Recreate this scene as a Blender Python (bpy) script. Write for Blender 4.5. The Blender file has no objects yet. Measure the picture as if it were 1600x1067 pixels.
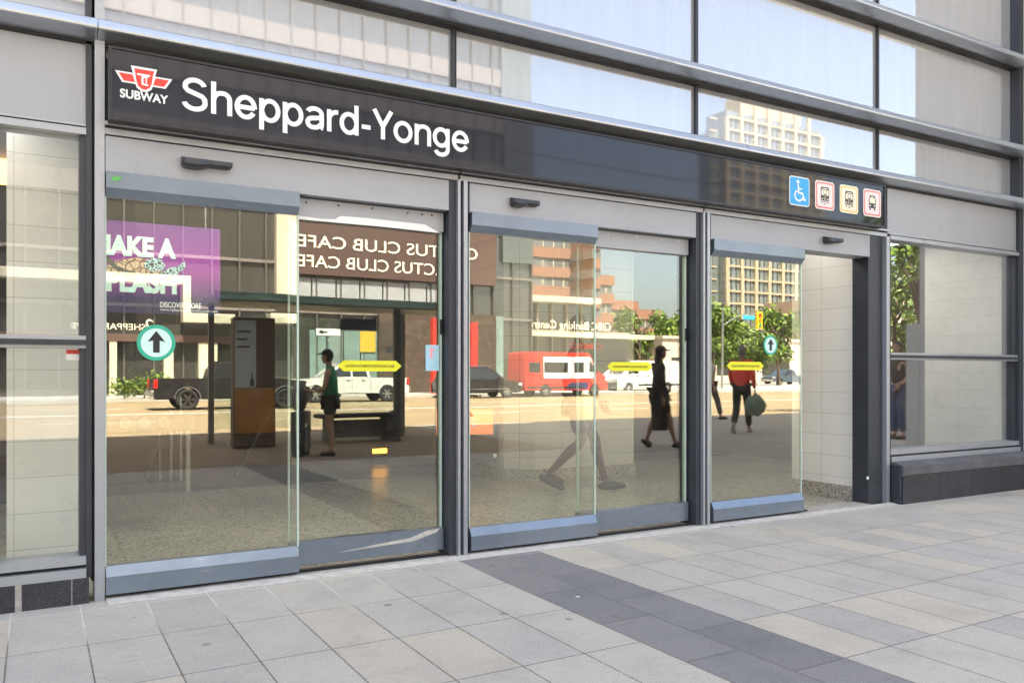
import bpy, bmesh, math, random
from mathutils import Vector, Matrix, Quaternion
random.seed(11)
R = math.radians
scene = bpy.context.scene
COL = scene.collection

# ------------------------------------------------------------------ camera
cd = bpy.data.cameras.new('camera')
cam = bpy.data.objects.new('camera', cd)
COL.objects.link(cam)
cam.location = (0.0, -4.9, 1.2)
cam.rotation_euler = (R(90), 0, R(-30.15))
cd.sensor_width = 36.0
cd.lens = 28.91
cd.shift_y = 0.0316
cd.clip_start = 0.05
cd.clip_end = 2000
scene.camera = cam

# ------------------------------------------------------------------ world, sun, exposure
SUN_EL = R(58)
w = bpy.data.worlds.new('World'); scene.world = w; w.use_nodes = True
nt = w.node_tree
sky = nt.nodes.new('ShaderNodeTexSky'); sky.sky_type = 'NISHITA'; sky.sun_disc = False
sky.sun_elevation = SUN_EL; sky.sun_rotation = R(-8)
sky.dust_density = 3.0; sky.air_density = 1.0; sky.ozone_density = 1.2
hs = nt.nodes.new('ShaderNodeHueSaturation'); hs.inputs['Saturation'].default_value = .74     # hazy summer sky
nt.links.new(sky.outputs[0], hs.inputs['Color']); nt.links.new(hs.outputs[0], nt.nodes['Background'].inputs[0])
nt.nodes['Background'].inputs[1].default_value = 0.092
sl = bpy.data.lights.new('sun', 'SUN'); sl.energy = 5.0; sl.angle = R(0.5); sl.color = (1.0, 0.95, 0.87)
so = bpy.data.objects.new('sun', sl); COL.objects.link(so)
so.rotation_euler = (-(math.pi/2-SUN_EL), 0, R(8))
scene.view_settings.view_transform = 'Standard'
scene.view_settings.look = 'None'
scene.view_settings.gamma = 1
scene.view_settings.exposure = 2.95
try:
    scene.cycles.max_bounces = 14; scene.cycles.transparent_max_bounces = 24
    scene.cycles.diffuse_bounces = 5; scene.cycles.glossy_bounces = 6
except Exception: pass

# ------------------------------------------------------------------ materials
MATS = {}
def nodes(name):
    m = bpy.data.materials.new(name); m.use_nodes = True
    t = m.node_tree; b = t.nodes['Principled BSDF']
    return m, t, b
def noise(t, scale, detail=4, rough=.6, coord='Object', vec=None):
    n = t.nodes.new('ShaderNodeTexNoise'); n.inputs['Scale'].default_value = scale
    n.inputs['Detail'].default_value = detail; n.inputs['Roughness'].default_value = rough
    if vec is None:
        c = t.nodes.new('ShaderNodeTexCoord'); vec = c.outputs[coord]
    t.links.new(vec, n.inputs['Vector'])
    return n
def ramp(t, src, stops):
    r = t.nodes.new('ShaderNodeValToRGB')
    e = r.color_ramp.elements
    while len(e) < len(stops): e.new(.5)
    for i, (p, c) in enumerate(stops):
        e[i].position = p; e[i].color = (*c, 1) if len(c) == 3 else c
    t.links.new(src, r.inputs[0]); return r
def mat(name, col, rough=.5, metal=0, var=.12, scale=3.0, bump=0.0, bscale=60, spec=.5, streak=False, coat=0, wear=0):
    if name in MATS: return MATS[name]
    m, t, b = nodes(name)
    tc = t.nodes.new('ShaderNodeTexCoord'); vec = tc.outputs['Object']
    if streak:
        mp = t.nodes.new('ShaderNodeMapping'); mp.inputs['Scale'].default_value = (1, 1, .18)
        t.links.new(vec, mp.inputs[0]); vec = mp.outputs[0]
    n = noise(t, scale, 5, .6, vec=vec)
    lo = tuple(max(0, c*(1-var)) for c in col); hi = tuple(min(1, c*(1+var)) for c in col)
    r = ramp(t, n.outputs[0], [(.3, lo), (.7, hi)])
    t.links.new(r.outputs[0], b.inputs['Base Color'])
    rr = ramp(t, n.outputs[0], [(.3, (rough*.85,)*3), (.7, (min(1, rough*1.2),)*3)])
    t.links.new(rr.outputs[0], b.inputs['Roughness'])
    b.inputs['Metallic'].default_value = metal
    b.inputs['Specular IOR Level'].default_value = spec
    if coat: b.inputs['Coat Weight'].default_value = coat; b.inputs['Coat Roughness'].default_value = .05
    if wear:
        mpw = t.nodes.new('ShaderNodeMapping'); mpw.inputs['Scale'].default_value = (1, 1, 5)
        tcw = t.nodes.new('ShaderNodeTexCoord'); t.links.new(tcw.outputs['Object'], mpw.inputs[0])
        nw = noise(t, 7, 10, .8, vec=mpw.outputs[0]); rw = ramp(t, nw.outputs[0], [(.58, (0,)*3), (.70, (1,)*3)])
        nw2 = noise(t, 3.2, 8, .75); rw2 = ramp(t, nw2.outputs[0], [(.28, (1,)*3), (.42, (0,)*3)])
        c1 = mixrgb(t, math_node(t, 'MULTIPLY', rw.outputs[0], wear), r.outputs[0], (.62, .62, .62))
        c2 = mixrgb(t, math_node(t, 'MULTIPLY', rw2.outputs[0], wear*1.3), c1, (.16, .15, .14))
        t.links.new(c2, b.inputs['Base Color'])
        t.links.new(math_node(t, 'MULTIPLY_ADD', rw2.outputs[0], .25, rough), b.inputs['Roughness'])
    if bump:
        n2 = noise(t, bscale, 3); bp = t.nodes.new('ShaderNodeBump'); bp.inputs['Strength'].default_value = bump
        bp.inputs['Distance'].default_value = .01
        t.links.new(n2.outputs[0], bp.inputs['Height']); t.links.new(bp.outputs[0], b.inputs['Normal'])
    MATS[name] = m; return m
def emis(name, col, s):
    m, t, b = nodes(name)
    b.inputs['Base Color'].default_value = (*col, 1)
    b.inputs['Emission Color'].default_value = (*col, 1); b.inputs['Emission Strength'].default_value = s
    MATS[name] = m; return m
def math_node(t, op, a, b_=None, c=None):
    n = t.nodes.new('ShaderNodeMath'); n.operation = op
    for i, v in enumerate((a, b_, c)):
        if v is None: continue
        if isinstance(v, (int, float)): n.inputs[i].default_value = v
        else: t.links.new(v, n.inputs[i])
    return n.outputs[0]
def mixrgb(t, fac, a, b_, mode='MIX'):
    n = t.nodes.new('ShaderNodeMix'); n.data_type = 'RGBA'; n.blend_type = mode
    for sock, v in ((n.inputs[0], fac), (n.inputs[6], a), (n.inputs[7], b_)):
        if isinstance(v, (int, float)): sock.default_value = v
        elif isinstance(v, tuple): sock.default_value = (*v, 1)
        else: t.links.new(v, sock)
    return n.outputs[2]

def glass_mat(name, tint, f0, f90=1.0, rough=0.0, dirt=.04, wav=.0, refl=(.97, .98, 1)):
    m = bpy.data.materials.new(name); m.use_nodes = True; t = m.node_tree
    t.nodes.remove(t.nodes['Principled BSDF']); out = t.nodes['Material Output']
    tr = t.nodes.new('ShaderNodeBsdfTransparent'); tr.inputs[0].default_value = (*tint, 1)
    gl = t.nodes.new('ShaderNodeBsdfGlossy'); gl.inputs['Roughness'].default_value = rough
    gl.inputs[0].default_value = (*refl, 1)
    lw = t.nodes.new('ShaderNodeLayerWeight'); lw.inputs[0].default_value = .5
    # schlick: f0 + (f90-f0)*facing^4
    p = math_node(t, 'POWER', lw.outputs['Facing'], 3.0)
    fac = math_node(t, 'MULTIPLY_ADD', p, f90-f0, f0)
    mx = t.nodes.new('ShaderNodeMixShader')
    t.links.new(fac, mx.inputs[0]); t.links.new(tr.outputs[0], mx.inputs[1]); t.links.new(gl.outputs[0], mx.inputs[2])
    di = t.nodes.new('ShaderNodeBsdfDiffuse'); di.inputs[0].default_value = (.6, .6, .56, 1)
    n = noise(t, 2.2, 8, .75); n_b = noise(t, 5.0, 10, .8)
    sm_ = ramp(t, n_b.outputs[0], [(.52, (.3,)*3), (.68, (2.6,)*3)]) 
    d2 = math_node(t, 'MULTIPLY', math_node(t, 'MULTIPLY', n.outputs[0], sm_.outputs[0]), dirt)
    mx2 = t.nodes.new('ShaderNodeMixShader')
    t.links.new(d2, mx2.inputs[0]); t.links.new(mx.outputs[0], mx2.inputs[1]); t.links.new(di.outputs[0], mx2.inputs[2])
    t.links.new(mx2.outputs[0], out.inputs[0])
    if wav:
        nn = noise(t, 1.1, 1, .4); bp = t.nodes.new('ShaderNodeBump'); bp.inputs['Strength'].default_value = wav
        bp.inputs['Distance'].default_value = .01
        t.links.new(nn.outputs[0], bp.inputs['Height']); t.links.new(bp.outputs[0], gl.inputs['Normal'])
    MATS[name] = m; return m

def mirror_panel(name, col, f0, wav=.0, spots=0.0, f90=1.0, rough=.02):
    m = bpy.data.materials.new(name); m.use_nodes = True; t = m.node_tree
    t.nodes.remove(t.nodes['Principled BSDF']); out = t.nodes['Material Output']
    di = t.nodes.new('ShaderNodeBsdfDiffuse')
    mp = t.nodes.new('ShaderNodeMapping'); mp.inputs['Scale'].default_value = (9, 9, .7)
    tc = t.nodes.new('ShaderNodeTexCoord'); t.links.new(tc.outputs['Object'], mp.inputs[0])
    n = noise(t, 1.4, 6, .7, vec=mp.outputs[0])
    r = ramp(t, n.outputs[0], [(.35, tuple(c*.95 for c in col)), (.7, tuple(min(1, c*1.05) for c in col))])
    t.links.new(r.outputs[0], di.inputs[0])
    gl = t.nodes.new('ShaderNodeBsdfGlossy'); gl.inputs['Roughness'].default_value = rough
    lw = t.nodes.new('ShaderNodeLayerWeight'); lw.inputs[0].default_value = .5
    p = math_node(t, 'POWER', lw.outputs['Facing'], 3.0)
    fac = math_node(t, 'MULTIPLY_ADD', p, f90-f0, f0)
    mx = t.nodes.new('ShaderNodeMixShader')
    t.links.new(fac, mx.inputs[0]); t.links.new(di.outputs[0], mx.inputs[1]); t.links.new(gl.outputs[0], mx.inputs[2])
    t.links.new(mx.outputs[0], out.inputs[0])
    if wav:
        nn = noise(t, .9, 1, .4); bp = t.nodes.new('ShaderNodeBump'); bp.inputs['Strength'].default_value = wav
        bp.inputs['Distance'].default_value = .01
        t.links.new(nn.outputs[0], bp.inputs['Height']); t.links.new(bp.outputs[0], gl.inputs['Normal'])
    MATS[name] = m; return m

def paver_mat():
    m, t, b = nodes('concrete_pavers')
    tc = t.nodes.new('ShaderNodeTexCoord'); sp = t.nodes.new('ShaderNodeSeparateXYZ')
    t.links.new(tc.outputs['Object'], sp.inputs[0])
    X, Y = sp.outputs[0], sp.outputs[1]
    # column index; joints at x = .19 + .3086k ; rows y = -.2 - .6k
    xs = math_node(t, 'DIVIDE', math_node(t, 'SUBTRACT', X, 2.35), 0.3065)
    ys = math_node(t, 'DIVIDE', math_node(t, 'ADD', Y, 0.2), 0.6)
    xi = math_node(t, 'FLOOR', xs)
    band_a = math_node(t, 'COMPARE', xi, 0.0, .1); band_b = math_node(t, 'COMPARE', xi, 1.0, .1)
    band = math_node(t, 'ADD', band_a, band_b)
    # the dark band has staggered half-length slabs in its first column
    ysh = math_node(t, 'ADD', ys, math_node(t, 'MULTIPLY', band_a, .5))
    ys2 = math_node(t, 'MULTIPLY_ADD', math_node(t, 'MULTIPLY', ysh, band), .0, ysh)
    yi = math_node(t, 'FLOOR', ys2)
    fx = math_node(t, 'FRACT', xs); fy = math_node(t, 'FRACT', ys2)
    # distance to joint in metres
    dx = math_node(t, 'MULTIPLY', math_node(t, 'MINIMUM', fx, math_node(t, 'SUBTRACT', 1.0, fx)), .3065)
    dy = math_node(t, 'MULTIPLY', math_node(t, 'MINIMUM', fy, math_node(t, 'SUBTRACT', 1.0, fy)), .6)
    d = math_node(t, 'MINIMUM', dx, dy)
    nz = noise(t, 40, 3)
    width = math_node(t, 'MULTIPLY_ADD', nz.outputs[0], .007, -.0003)
    joint = math_node(t, 'LESS_THAN', d, width)
    cv = t.nodes.new('ShaderNodeCombineXYZ'); t.links.new(xi, cv.inputs[0]); t.links.new(yi, cv.inputs[1])
    wn = t.nodes.new('ShaderNodeTexWhiteNoise'); wn.noise_dimensions = '2D'; t.links.new(cv.outputs[0], wn.inputs[0])
    slab = ramp(t, wn.outputs[0], [(0, (.42, .41, .40)), (.3, (.49, .475, .445)), (.6, (.455, .447, .435)), (.8, (.495, .465, .42)), (1, (.54, .505, .45))])
    dark = ramp(t, wn.outputs[0], [(0, (.205, .205, .222)), (1, (.25, .248, .262))])
    base = mixrgb(t, band, slab.outputs[0], dark.outputs[0])
    n1 = noise(t, 210, 2, .7); s1 = ramp(t, n1.outputs[0], [(.34, (.45,)*3), (.5, (1,)*3), (.68, (1.0,)*3)])
    base = mixrgb(t, .85, base, s1.outputs[0], 'MULTIPLY')
    n1b = noise(t, 170, 1, .5); s1b = ramp(t, n1b.outputs[0], [(.62, (0,)*3), (.74, (.14,)*3)])
    base = mixrgb(t, 1.0, base, s1b.outputs[0], 'ADD')
    n2 = noise(t, 2.3, 6, .65); s2 = ramp(t, n2.outputs[0], [(.3, (.86, .86, .87)), (.52, (1,)*3), (.75, (1.06, 1.04, 1.01))])
    base = mixrgb(t, 1.0, base, s2.outputs[0], 'MULTIPLY')
    n2c = noise(t, 26, 8, .8); s2c = ramp(t, n2c.outputs[0], [(.36, (.82,)*3), (.5, (1,)*3)])
    base = mixrgb(t, .6, base, s2c.outputs[0], 'MULTIPLY')
    mp3 = t.nodes.new('ShaderNodeMapping'); mp3.inputs['Scale'].default_value = (1.2, 9, 1); mp3.inputs['Rotation'].default_value = (0, 0, .25)
    t.links.new(tc.outputs['Object'], mp3.inputs[0])
    n2d = noise(t, 1.6, 6, .75, vec=mp3.outputs[0]); s2d = ramp(t, n2d.outputs[0], [(.30, (.80,)*3), (.42, (1,)*3)])
    base = mixrgb(t, .8, base, s2d.outputs[0], 'MULTIPLY')
    # chewing-gum and oil spots
    v = t.nodes.new('ShaderNodeTexVoronoi'); v.inputs['Scale'].default_value = 4.4
    t.links.new(tc.outputs['Object'], v.inputs['Vector'])
    scg = t.nodes.new('ShaderNodeSeparateColor'); t.links.new(v.outputs['Color'], scg.inputs[0])
    gum = math_node(t, 'LESS_THAN', v.outputs['Distance'], math_node(t, 'MULTIPLY', math_node(t, 'POWER', scg.outputs[0], 3.0), .11))
    base = mixrgb(t, math_node(t, 'MULTIPLY', gum, .55), base, (.12, .115, .11))
    v2 = t.nodes.new('ShaderNodeTexVoronoi'); v2.inputs['Scale'].default_value = 1.7
    t.links.new(tc.outputs['Object'], v2.inputs['Vector'])
    gum2 = math_node(t, 'LESS_THAN', v2.outputs['Distance'], .02)
    base = mixrgb(t, math_node(t, 'MULTIPLY', gum2, .8), base, (.8, .8, .78))
    # joints: pale sand near the wall, dark further out
    n3 = noise(t, .9, 3, .6)
    jm = math_node(t, 'MULTIPLY_ADD', Y, .9, math_node(t, 'MULTIPLY_ADD', n3.outputs[0], 1.6, .15))
    jr = ramp(t, jm, [(.0, (.10, .095, .09)), (.35, (.17, .16, .15)), (.7, (.62, .6, .56))])
    base = mixrgb(t, math_node(t, 'MULTIPLY', joint, .85), base, jr.outputs[0])
    base = mixrgb(t, 1.0, base, (1.0, .965, .895), 'MULTIPLY')
    t.links.new(base, b.inputs['Base Color'])
    b.inputs['Roughness'].default_value = .85
    b.inputs['Specular IOR Level'].default_value = .25
    hgt = math_node(t, 'MULTIPLY_ADD', n1.outputs[0], .5, math_node(t, 'MULTIPLY', joint, -2.0))
    bp = t.nodes.new('ShaderNodeBump'); bp.inputs['Strength'].default_value = .5; bp.inputs['Distance'].default_value = .002
    t.links.new(hgt, bp.inputs['Height']); t.links.new(bp.outputs[0], b.inputs['Normal'])
    MATS['pavers'] = m; return m

def terrazzo(name, base, chips=(.62, .6, .55), darkc=(.1, .09, .08), sc=190, rough=.3):
    m, t, b = nodes(name)
    tc = t.nodes.new('ShaderNodeTexCoord')
    v = t.nodes.new('ShaderNodeTexVoronoi'); v.inputs['Scale'].default_value = sc/2.6
    t.links.new(tc.outputs['Object'], v.inputs['Vector'])
    sx = t.nodes.new('ShaderNodeSeparateColor'); t.links.new(v.outputs['Color'], sx.inputs[0])
    r = ramp(t, sx.outputs[0], [(0, darkc), (.22, base), (.7, base), (.8, chips)])
    r.color_ramp.interpolation = 'CONSTANT'
    n = noise(t, 1.2, 4); s = ramp(t, n.outputs[0], [(.3, (.85,)*3), (.7, (1.1,)*3)])
    t.links.new(mixrgb(t, 1, r.outputs[0], s.outputs[0], 'MULTIPLY'), b.inputs['Base Color'])
    b.inputs['Roughness'].default_value = rough
    MATS[name] = m; return m

def tile_mat(name, axis, w_, h_, off=0, col=(.90, .885, .84), grout=(.50, .47, .42), z0=.0, rough=.35):
    """rows along z, columns along axis 0 (x) or 1 (y)"""
    m, t, b = nodes(name)
    tc = t.nodes.new('ShaderNodeTexCoord'); sp = t.nodes.new('ShaderNodeSeparateXYZ')
    t.links.new(tc.outputs['Object'], sp.inputs[0])
    a = math_node(t, 'DIVIDE', math_node(t, 'ADD', sp.outputs[axis], off), w_)
    z = math_node(t, 'DIVIDE', math_node(t, 'ADD', sp.outputs[2], z0), h_)
    fa = math_node(t, 'FRACT', a); fz = math_node(t, 'FRACT', z)
    da = math_node(t, 'MULTIPLY', math_node(t, 'MINIMUM', fa, math_node(t, 'SUBTRACT', 1.0, fa)), w_)
    dz = math_node(t, 'MULTIPLY', math_node(t, 'MINIMUM', fz, math_node(t, 'SUBTRACT', 1.0, fz)), h_)
    d = math_node(t, 'MINIMUM', da, dz)
    j = math_node(t, 'LESS_THAN', d, .0018)
    cv = t.nodes.new('ShaderNodeCombineXYZ'); t.links.new(math_node(t, 'FLOOR', a), cv.inputs[0]); t.links.new(math_node(t, 'FLOOR', z), cv.inputs[1])
    wn = t.nodes.new('ShaderNodeTexWhiteNoise'); wn.noise_dimensions = '2D'; t.links.new(cv.outputs[0], wn.inputs[0])
    r = ramp(t, wn.outputs[0], [(0, tuple(c*.95 for c in col)), (1, col)])
    n = noise(t, 2.0, 5); s = ramp(t, n.outputs[0], [(.3, (.93,)*3), (.7, (1.0,)*3)])
    c = mixrgb(t, 1, r.outputs[0], s.outputs[0], 'MULTIPLY')
    c = mixrgb(t, j, c, grout)
    t.links.new(c, b.inputs['Base Color'])
    b.inputs['Roughness'].default_value = rough
    bp = t.nodes.new('ShaderNodeBump'); bp.inputs['Strength'].default_value = .3; bp.inputs['Distance'].default_value = .002
    bp.invert = True; t.links.new(j, bp.inputs['Height']); t.links.new(bp.outputs[0], b.inputs['Normal'])
    MATS[name] = m; return m

def granite(name, col, spk=(.35, .35, .37)):
    m, t, b = nodes(name)
    n = noise(t, 260, 2, .8); r = ramp(t, n.outputs[0], [(.45, tuple(c*.6 for c in col)), (.6, col), (.74, spk)])
    n2 = noise(t, 3, 6, .7); s = ramp(t, n2.outputs[0], [(.35, (.8,)*3), (.7, (1.8, 1.8, 1.85))])
    t.links.new(mixrgb(t, 1, r.outputs[0], s.outputs[0], 'MULTIPLY'), b.inputs['Base Color'])
    b.inputs['Roughness'].default_value = .5
    MATS[name] = m; return m

paver_mat()
GLASS = glass_mat('door_glass', (.92, .935, .885), .15, .9, dirt=.02, wav=.05, refl=(1.0, .955, .86))
GLASS2 = glass_mat('window_glass', (.95, .96, .94), .065, .9, dirt=.06)
GLASS3 = glass_mat('right_window_glass', (.93, .94, .92), .17, .9, dirt=.05)
UPG = mirror_panel('spandrel_glass', (.38, .40, .43), .33, wav=.04, f90=.9)
FARG = mirror_panel('curtain_wall_glass', (.055, .055, .048), .22)
SIGNB = mirror_panel('gloss_black_acrylic', (.024, .024, .031), .045, f90=.42, rough=.035)
TERR = terrazzo('terrazzo_floor', (.50, .48, .40), (.6, .58, .5), (.12, .11, .09))
TERRD = terrazzo('terrazzo_dark', (.09, .085, .08), (.2, .19, .18), (.04, .04, .04))
TERRB = terrazzo('terrazzo_base', (.42, .39, .33), (.6, .56, .5), (.16, .14, .12), sc=300, rough=.5)
TILEX = tile_mat('white_tile_front', 0, .43, .204, off=.1)
TILEY = tile_mat('white_tile_side', 1, .45, .204, off=.30)
STONE = tile_mat('limestone_panels', 1, 1.3, 1.22, off=.05, col=(.64, .62, .58), grout=(.34, .33, .32), z0=.25, rough=.6)
STONEX = tile_mat('limestone_front', 0, 1.3, 1.22, off=.05, col=(.64, .62, .58), grout=(.34, .33, .32), z0=.25, rough=.6)
GRAN = granite('black_granite', (.022, .024, .030))
GRANB = granite('brown_granite', (.085, .062, .045), (.15, .12, .09))
ALU = mat('silver_aluminium', (.40, .42, .45), .38, .55, var=.06, scale=2, streak=True, wear=.25)
ALUP = mat('satin_grey_panel', (.36, .375, .405), .5, .25, var=.05, scale=1.2, streak=True, wear=.12)
ALUR = mat('door_rail_aluminium', (.22, .265, .32), .33, .6, var=.09, scale=4, wear=.4)
FIN = mat('fin_metal', (.48, .52, .57), .30, .75, var=.05, scale=2, wear=.18)
DK = mat('dark_bronze_frame', (.045, .05, .062), .42, .3, var=.12, scale=5)
BLACK = mat('black_rubber_gasket', (.012, .012, .014), .6, 0)
SENS = mat('black_sensor_plastic', (.035, .037, .042), .35, 0)
WHITE = mat('white_vinyl', (.86, .87, .85), .5, 0, var=.03)
RED = mat('red_vinyl', (.75, .05, .035), .4, 0, var=.05)
BLUE = mat('blue_vinyl', (.035, .36, .72), .4, 0, var=.03)
CREAM = mat('cream_vinyl', (.80, .76, .60), .5, 0, var=.04)
PINKC = mat('pale_pink_vinyl', (.80, .70, .68), .5, 0, var=.03)
YEL = mat('yellow_vinyl', (.80, .78, .02), .5, 0, var=.03)
YELB = mat('amber_vinyl', (.78, .52, .12), .5, 0, var=.03)
REDB = mat('faded_red_vinyl', (.66, .16, .15), .5, 0, var=.03)
GRN = mat('green_vinyl', (.03, .42, .27), .4, 0, var=.05)
MINT = mat('mint_vinyl', (.62, .85, .80), .4, 0, var=.03)
INK = mat('black_ink', (.02, .02, .022), .5, 0)
SEAL = mat('white_sealant', (.52, .49, .44), .8, 0, var=.2, scale=14, bump=.4)
MORT = mat('pale_mortar', (.40, .38, .35), .9, 0, var=.2, scale=20)
EDGE = mat('glass_edge_green', (.50, .62, .55), .15, 0, var=.05)
STEEL = mat('brushed_stainless', (.55, .56, .56), .25, .9, var=.05)
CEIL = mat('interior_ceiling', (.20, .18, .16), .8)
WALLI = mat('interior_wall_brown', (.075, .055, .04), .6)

# ------------------------------------------------------------------ geometry helpers
def setp(o, label=None, cat=None, group=None, kind=None):
    if label: o['label'] = label
    if cat: o['category'] = cat
    if group: o['group'] = group
    if kind: o['kind'] = kind
    return o
def empty(name, loc, label, cat, group=None, rz=0):
    o = bpy.data.objects.new(name, None); COL.objects.link(o); o.location = loc; o.rotation_euler = (0, 0, rz)
    o.empty_display_size = .1
    return setp(o, label, cat, group)
class MB:
    def __init__(s): s.v = []; s.f = []; s.m = []; s.sm = []
    def add(s, vs, fs, mi=0, sm=False):
        o = len(s.v); s.v += [tuple(v) for v in vs]
        for f in fs: s.f.append(tuple(i+o for i in f)); s.m.append(mi); s.sm.append(sm)
        return s
    def box(s, x0, x1, y0, y1, z0, z1, mi=0, b=0):
        if b:
            bm = bmesh.new(); bmesh.ops.create_cube(bm, size=1)
            for v in bm.verts: v.co = Vector(((x0+x1)/2+v.co.x*(x1-x0), (y0+y1)/2+v.co.y*(y1-y0), (z0+z1)/2+v.co.z*(z1-z0)))
            bmesh.ops.bevel(bm, geom=bm.edges[:], offset=b, segments=2, affect='EDGES', profile=.5)
            bm.verts.index_update()
            s.add([v.co[:] for v in bm.verts], [[v.index for v in f.verts] for f in bm.faces], mi); bm.free(); return s
        vs = [(x0, y0, z0), (x1, y0, z0), (x1, y1, z0), (x0, y1, z0), (x0, y0, z1), (x1, y0, z1), (x1, y1, z1), (x0, y1, z1)]
        return s.add(vs, [(0, 3, 2, 1), (4, 5, 6, 7), (0, 1, 5, 4), (1, 2, 6, 5), (2, 3, 7, 6), (3, 0, 4, 7)], mi)
    def extx(s, prof, x0, x1, mi=0, sm=False):
        """extrude a closed (y,z) outline along x"""
        n = len(prof); vs = [(x0, y, z) for y, z in prof]+[(x1, y, z) for y, z in prof]
        s.add(vs, [(i, (i+1) % n, (i+1) % n+n, i+n) for i in range(n)], mi, sm)
        return s.add(vs, [tuple(range(n))[::-1], tuple(range(n, 2*n))], mi)
    def exty(s, prof, y0, y1, mi=0, sm=False):
        n = len(prof); vs = [(x, y0, z) for x, z in prof]+[(x, y1, z) for x, z in prof]
        s.add(vs, [(i, i+n, (i+1) % n+n, (i+1) % n) for i in range(n)], mi, sm)
        return s.add(vs, [tuple(range(n)), tuple(range(n, 2*n))[::-1]], mi)
    def tube(s, pts, r, n=10, mi=0, rs=None):
        pts = [Vector(p) for p in pts]; rings = []
        up = Vector((0, 0, 1))
        for i, p in enumerate(pts):
            d = (pts[min(i+1, len(pts)-1)]-pts[max(i-1, 0)]).normalized()
            a = d.cross(up)
            if a.length < 1e-3: a = d.cross(Vector((1, 0, 0)))
            a.normalize(); c = d.cross(a); rr = rs[i] if rs else r
            rings.append([p+(a*math.cos(k*2*math.pi/n)+c*math.sin(k*2*math.pi/n))*rr for k in range(n)])
        vs = [v for rg in rings for v in rg]; fs = []
        for i in range(len(pts)-1):
            for k in range(n): fs.append((i*n+k, i*n+(k+1) % n, (i+1)*n+(k+1) % n, (i+1)*n+k))
        s.add(vs, fs, mi, True)
        return s.add([v for v in rings[0]]+[v for v in rings[-1]], [tuple(range(n))[::-1], tuple(range(n, 2*n))], mi)
    def disc(s, c, axis, r0, r1, th, n=28, mi=0):
        """annulus/disc of thickness th; axis 'y'"""
        cx, cy, cz = c; vs = []
        for yy in (cy-th/2, cy+th/2):
            for k in range(n):
                a = 2*math.pi*k/n
                vs.append((cx+r1*math.cos(a), yy, cz+r1*math.sin(a)))
        fs = [tuple(range(n)), tuple(range(n, 2*n))[::-1]]+[(k, k+n, (k+1) % n+n, (k+1) % n) for k in range(n)]
        return s.add(vs, fs, mi)
    def build(s, name, m, parent=None, loc=None, fixn=True):
        me = bpy.data.meshes.new(name); me.from_pydata(s.v, [], s.f)
        for x in (m if isinstance(m, (list, tuple)) else [m]): me.materials.append(x)
        for p, mi, sm in zip(me.polygons, s.m, s.sm): p.material_index = mi; p.use_smooth = sm
        if fixn:
            bm = bmesh.new(); bm.from_mesh(me); bmesh.ops.recalc_face_normals(bm, faces=bm.faces[:]); bm.to_mesh(me); bm.free()
        me.update(); o = bpy.data.objects.new(name, me); COL.objects.link(o)
        if parent: o.parent = parent
        if loc: o.location = loc
        return o
def box(name, m, b6, parent=None, bev=0): return MB().box(*b6, b=bev).build(name, m, parent)
def text(name, s, size, m, loc, parent=None, rz=0, bold=0.0, ext=.001, spacing=1.0, width=None, align='LEFT', rx=90):
    cu = bpy.data.curves.new(name, 'FONT'); cu.body = s; cu.size = size; cu.offset = bold*size; cu.extrude = ext
    cu.space_character = spacing; cu.align_x = align
    to = bpy.data.objects.new(name, cu); COL.objects.link(to)
    bpy.context.view_layer.update()
    dg = bpy.context.evaluated_depsgraph_get()
    me = bpy.data.meshes.new_from_object(to.evaluated_get(dg))
    bpy.data.objects.remove(to); bpy.data.curves.remove(cu)
    if width:
        xs = [v.co.x for v in me.vertices]; k = width/(max(xs)-min(xs)); x0 = min(xs)
        for v in me.vertices: v.co.x = (v.co.x-x0)*k
    me.materials.clear(); me.materials.append(m)
    o = bpy.data.objects.new(name, me); COL.objects.link(o)
    o.matrix_world = Matrix.Translation(loc) @ Matrix.Rotation(rz, 4, 'Z') @ Matrix.Rotation(R(rx), 4, 'X')
    if parent: 
        mw = o.matrix_world.copy(); o.parent = parent; o.matrix_parent_inverse = Matrix.Identity(4)
        o.matrix_basis = Matrix.Translation(parent.location).inverted() @ mw if not parent.parent else mw
    return o
def copy_tree(o, parent=None):
    c = o.copy(); COL.objects.link(c)
    if parent: c.parent = parent
    for ch in list(o.children): copy_tree(ch, c)
    return c
# street side: where a thing seen mirrored in the facade glass really stands.
# Y = its distance from the camera's wall-parallel line through the mirror
def SX(u, Y): return (645.4+.8647*(u-800))/(1111.1-.5023*(u-800))*Y
def SZ(u, v, Y): return 1.2+(584-v)*Y/(1111.1-.5023*(u-800))
def SY(Y): return -(Y-4.9)

# ================================================================== GROUND
def sheet(name, m, x0, x1, y0, y1, z, th=0.0):
    mb = MB()
    if th: mb.box(x0, x1, y0, y1, z-th, z)
    else: mb.add([(x0, y0, z), (x1, y0, z), (x1, y1, z), (x0, y1, z)], [(0, 1, 2, 3)])
    o = mb.build(name, m, fixn=False); setp(o, kind='structure'); return o
ASPH = mat('sunbleached_concrete_road', (.27, .205, .12), .9, 0, var=.16, scale=.6, bump=.3, bscale=80)
sheet('ground', ASPH, -400, 500, -500, 60, -.16)
sheet('pavement', MATS['pavers'], -60, 90, -12.6, 0.0, 0, .15)
sheet('painted_shade_pavement', mat('painted_shade_brown', (.25, .185, .125), .8, 0, var=.15, scale=2, bump=.3), -60, 7.5, -12.6, -6.2, .004)  # deeper shade on the outer pavement, painted in as a darker brown sheet
sheet('kerb', mat('kerb_concrete', (.42, .4, .37), .8, 0, var=.1), -60, 90, -12.78, -12.604, -.005, .15)
sheet('far_pavement', mat('far_pavement_concrete', (.40, .38, .34), .85, 0, var=.1, scale=1), -90, 200, -70, -38.6, 0.0, .15)
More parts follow.
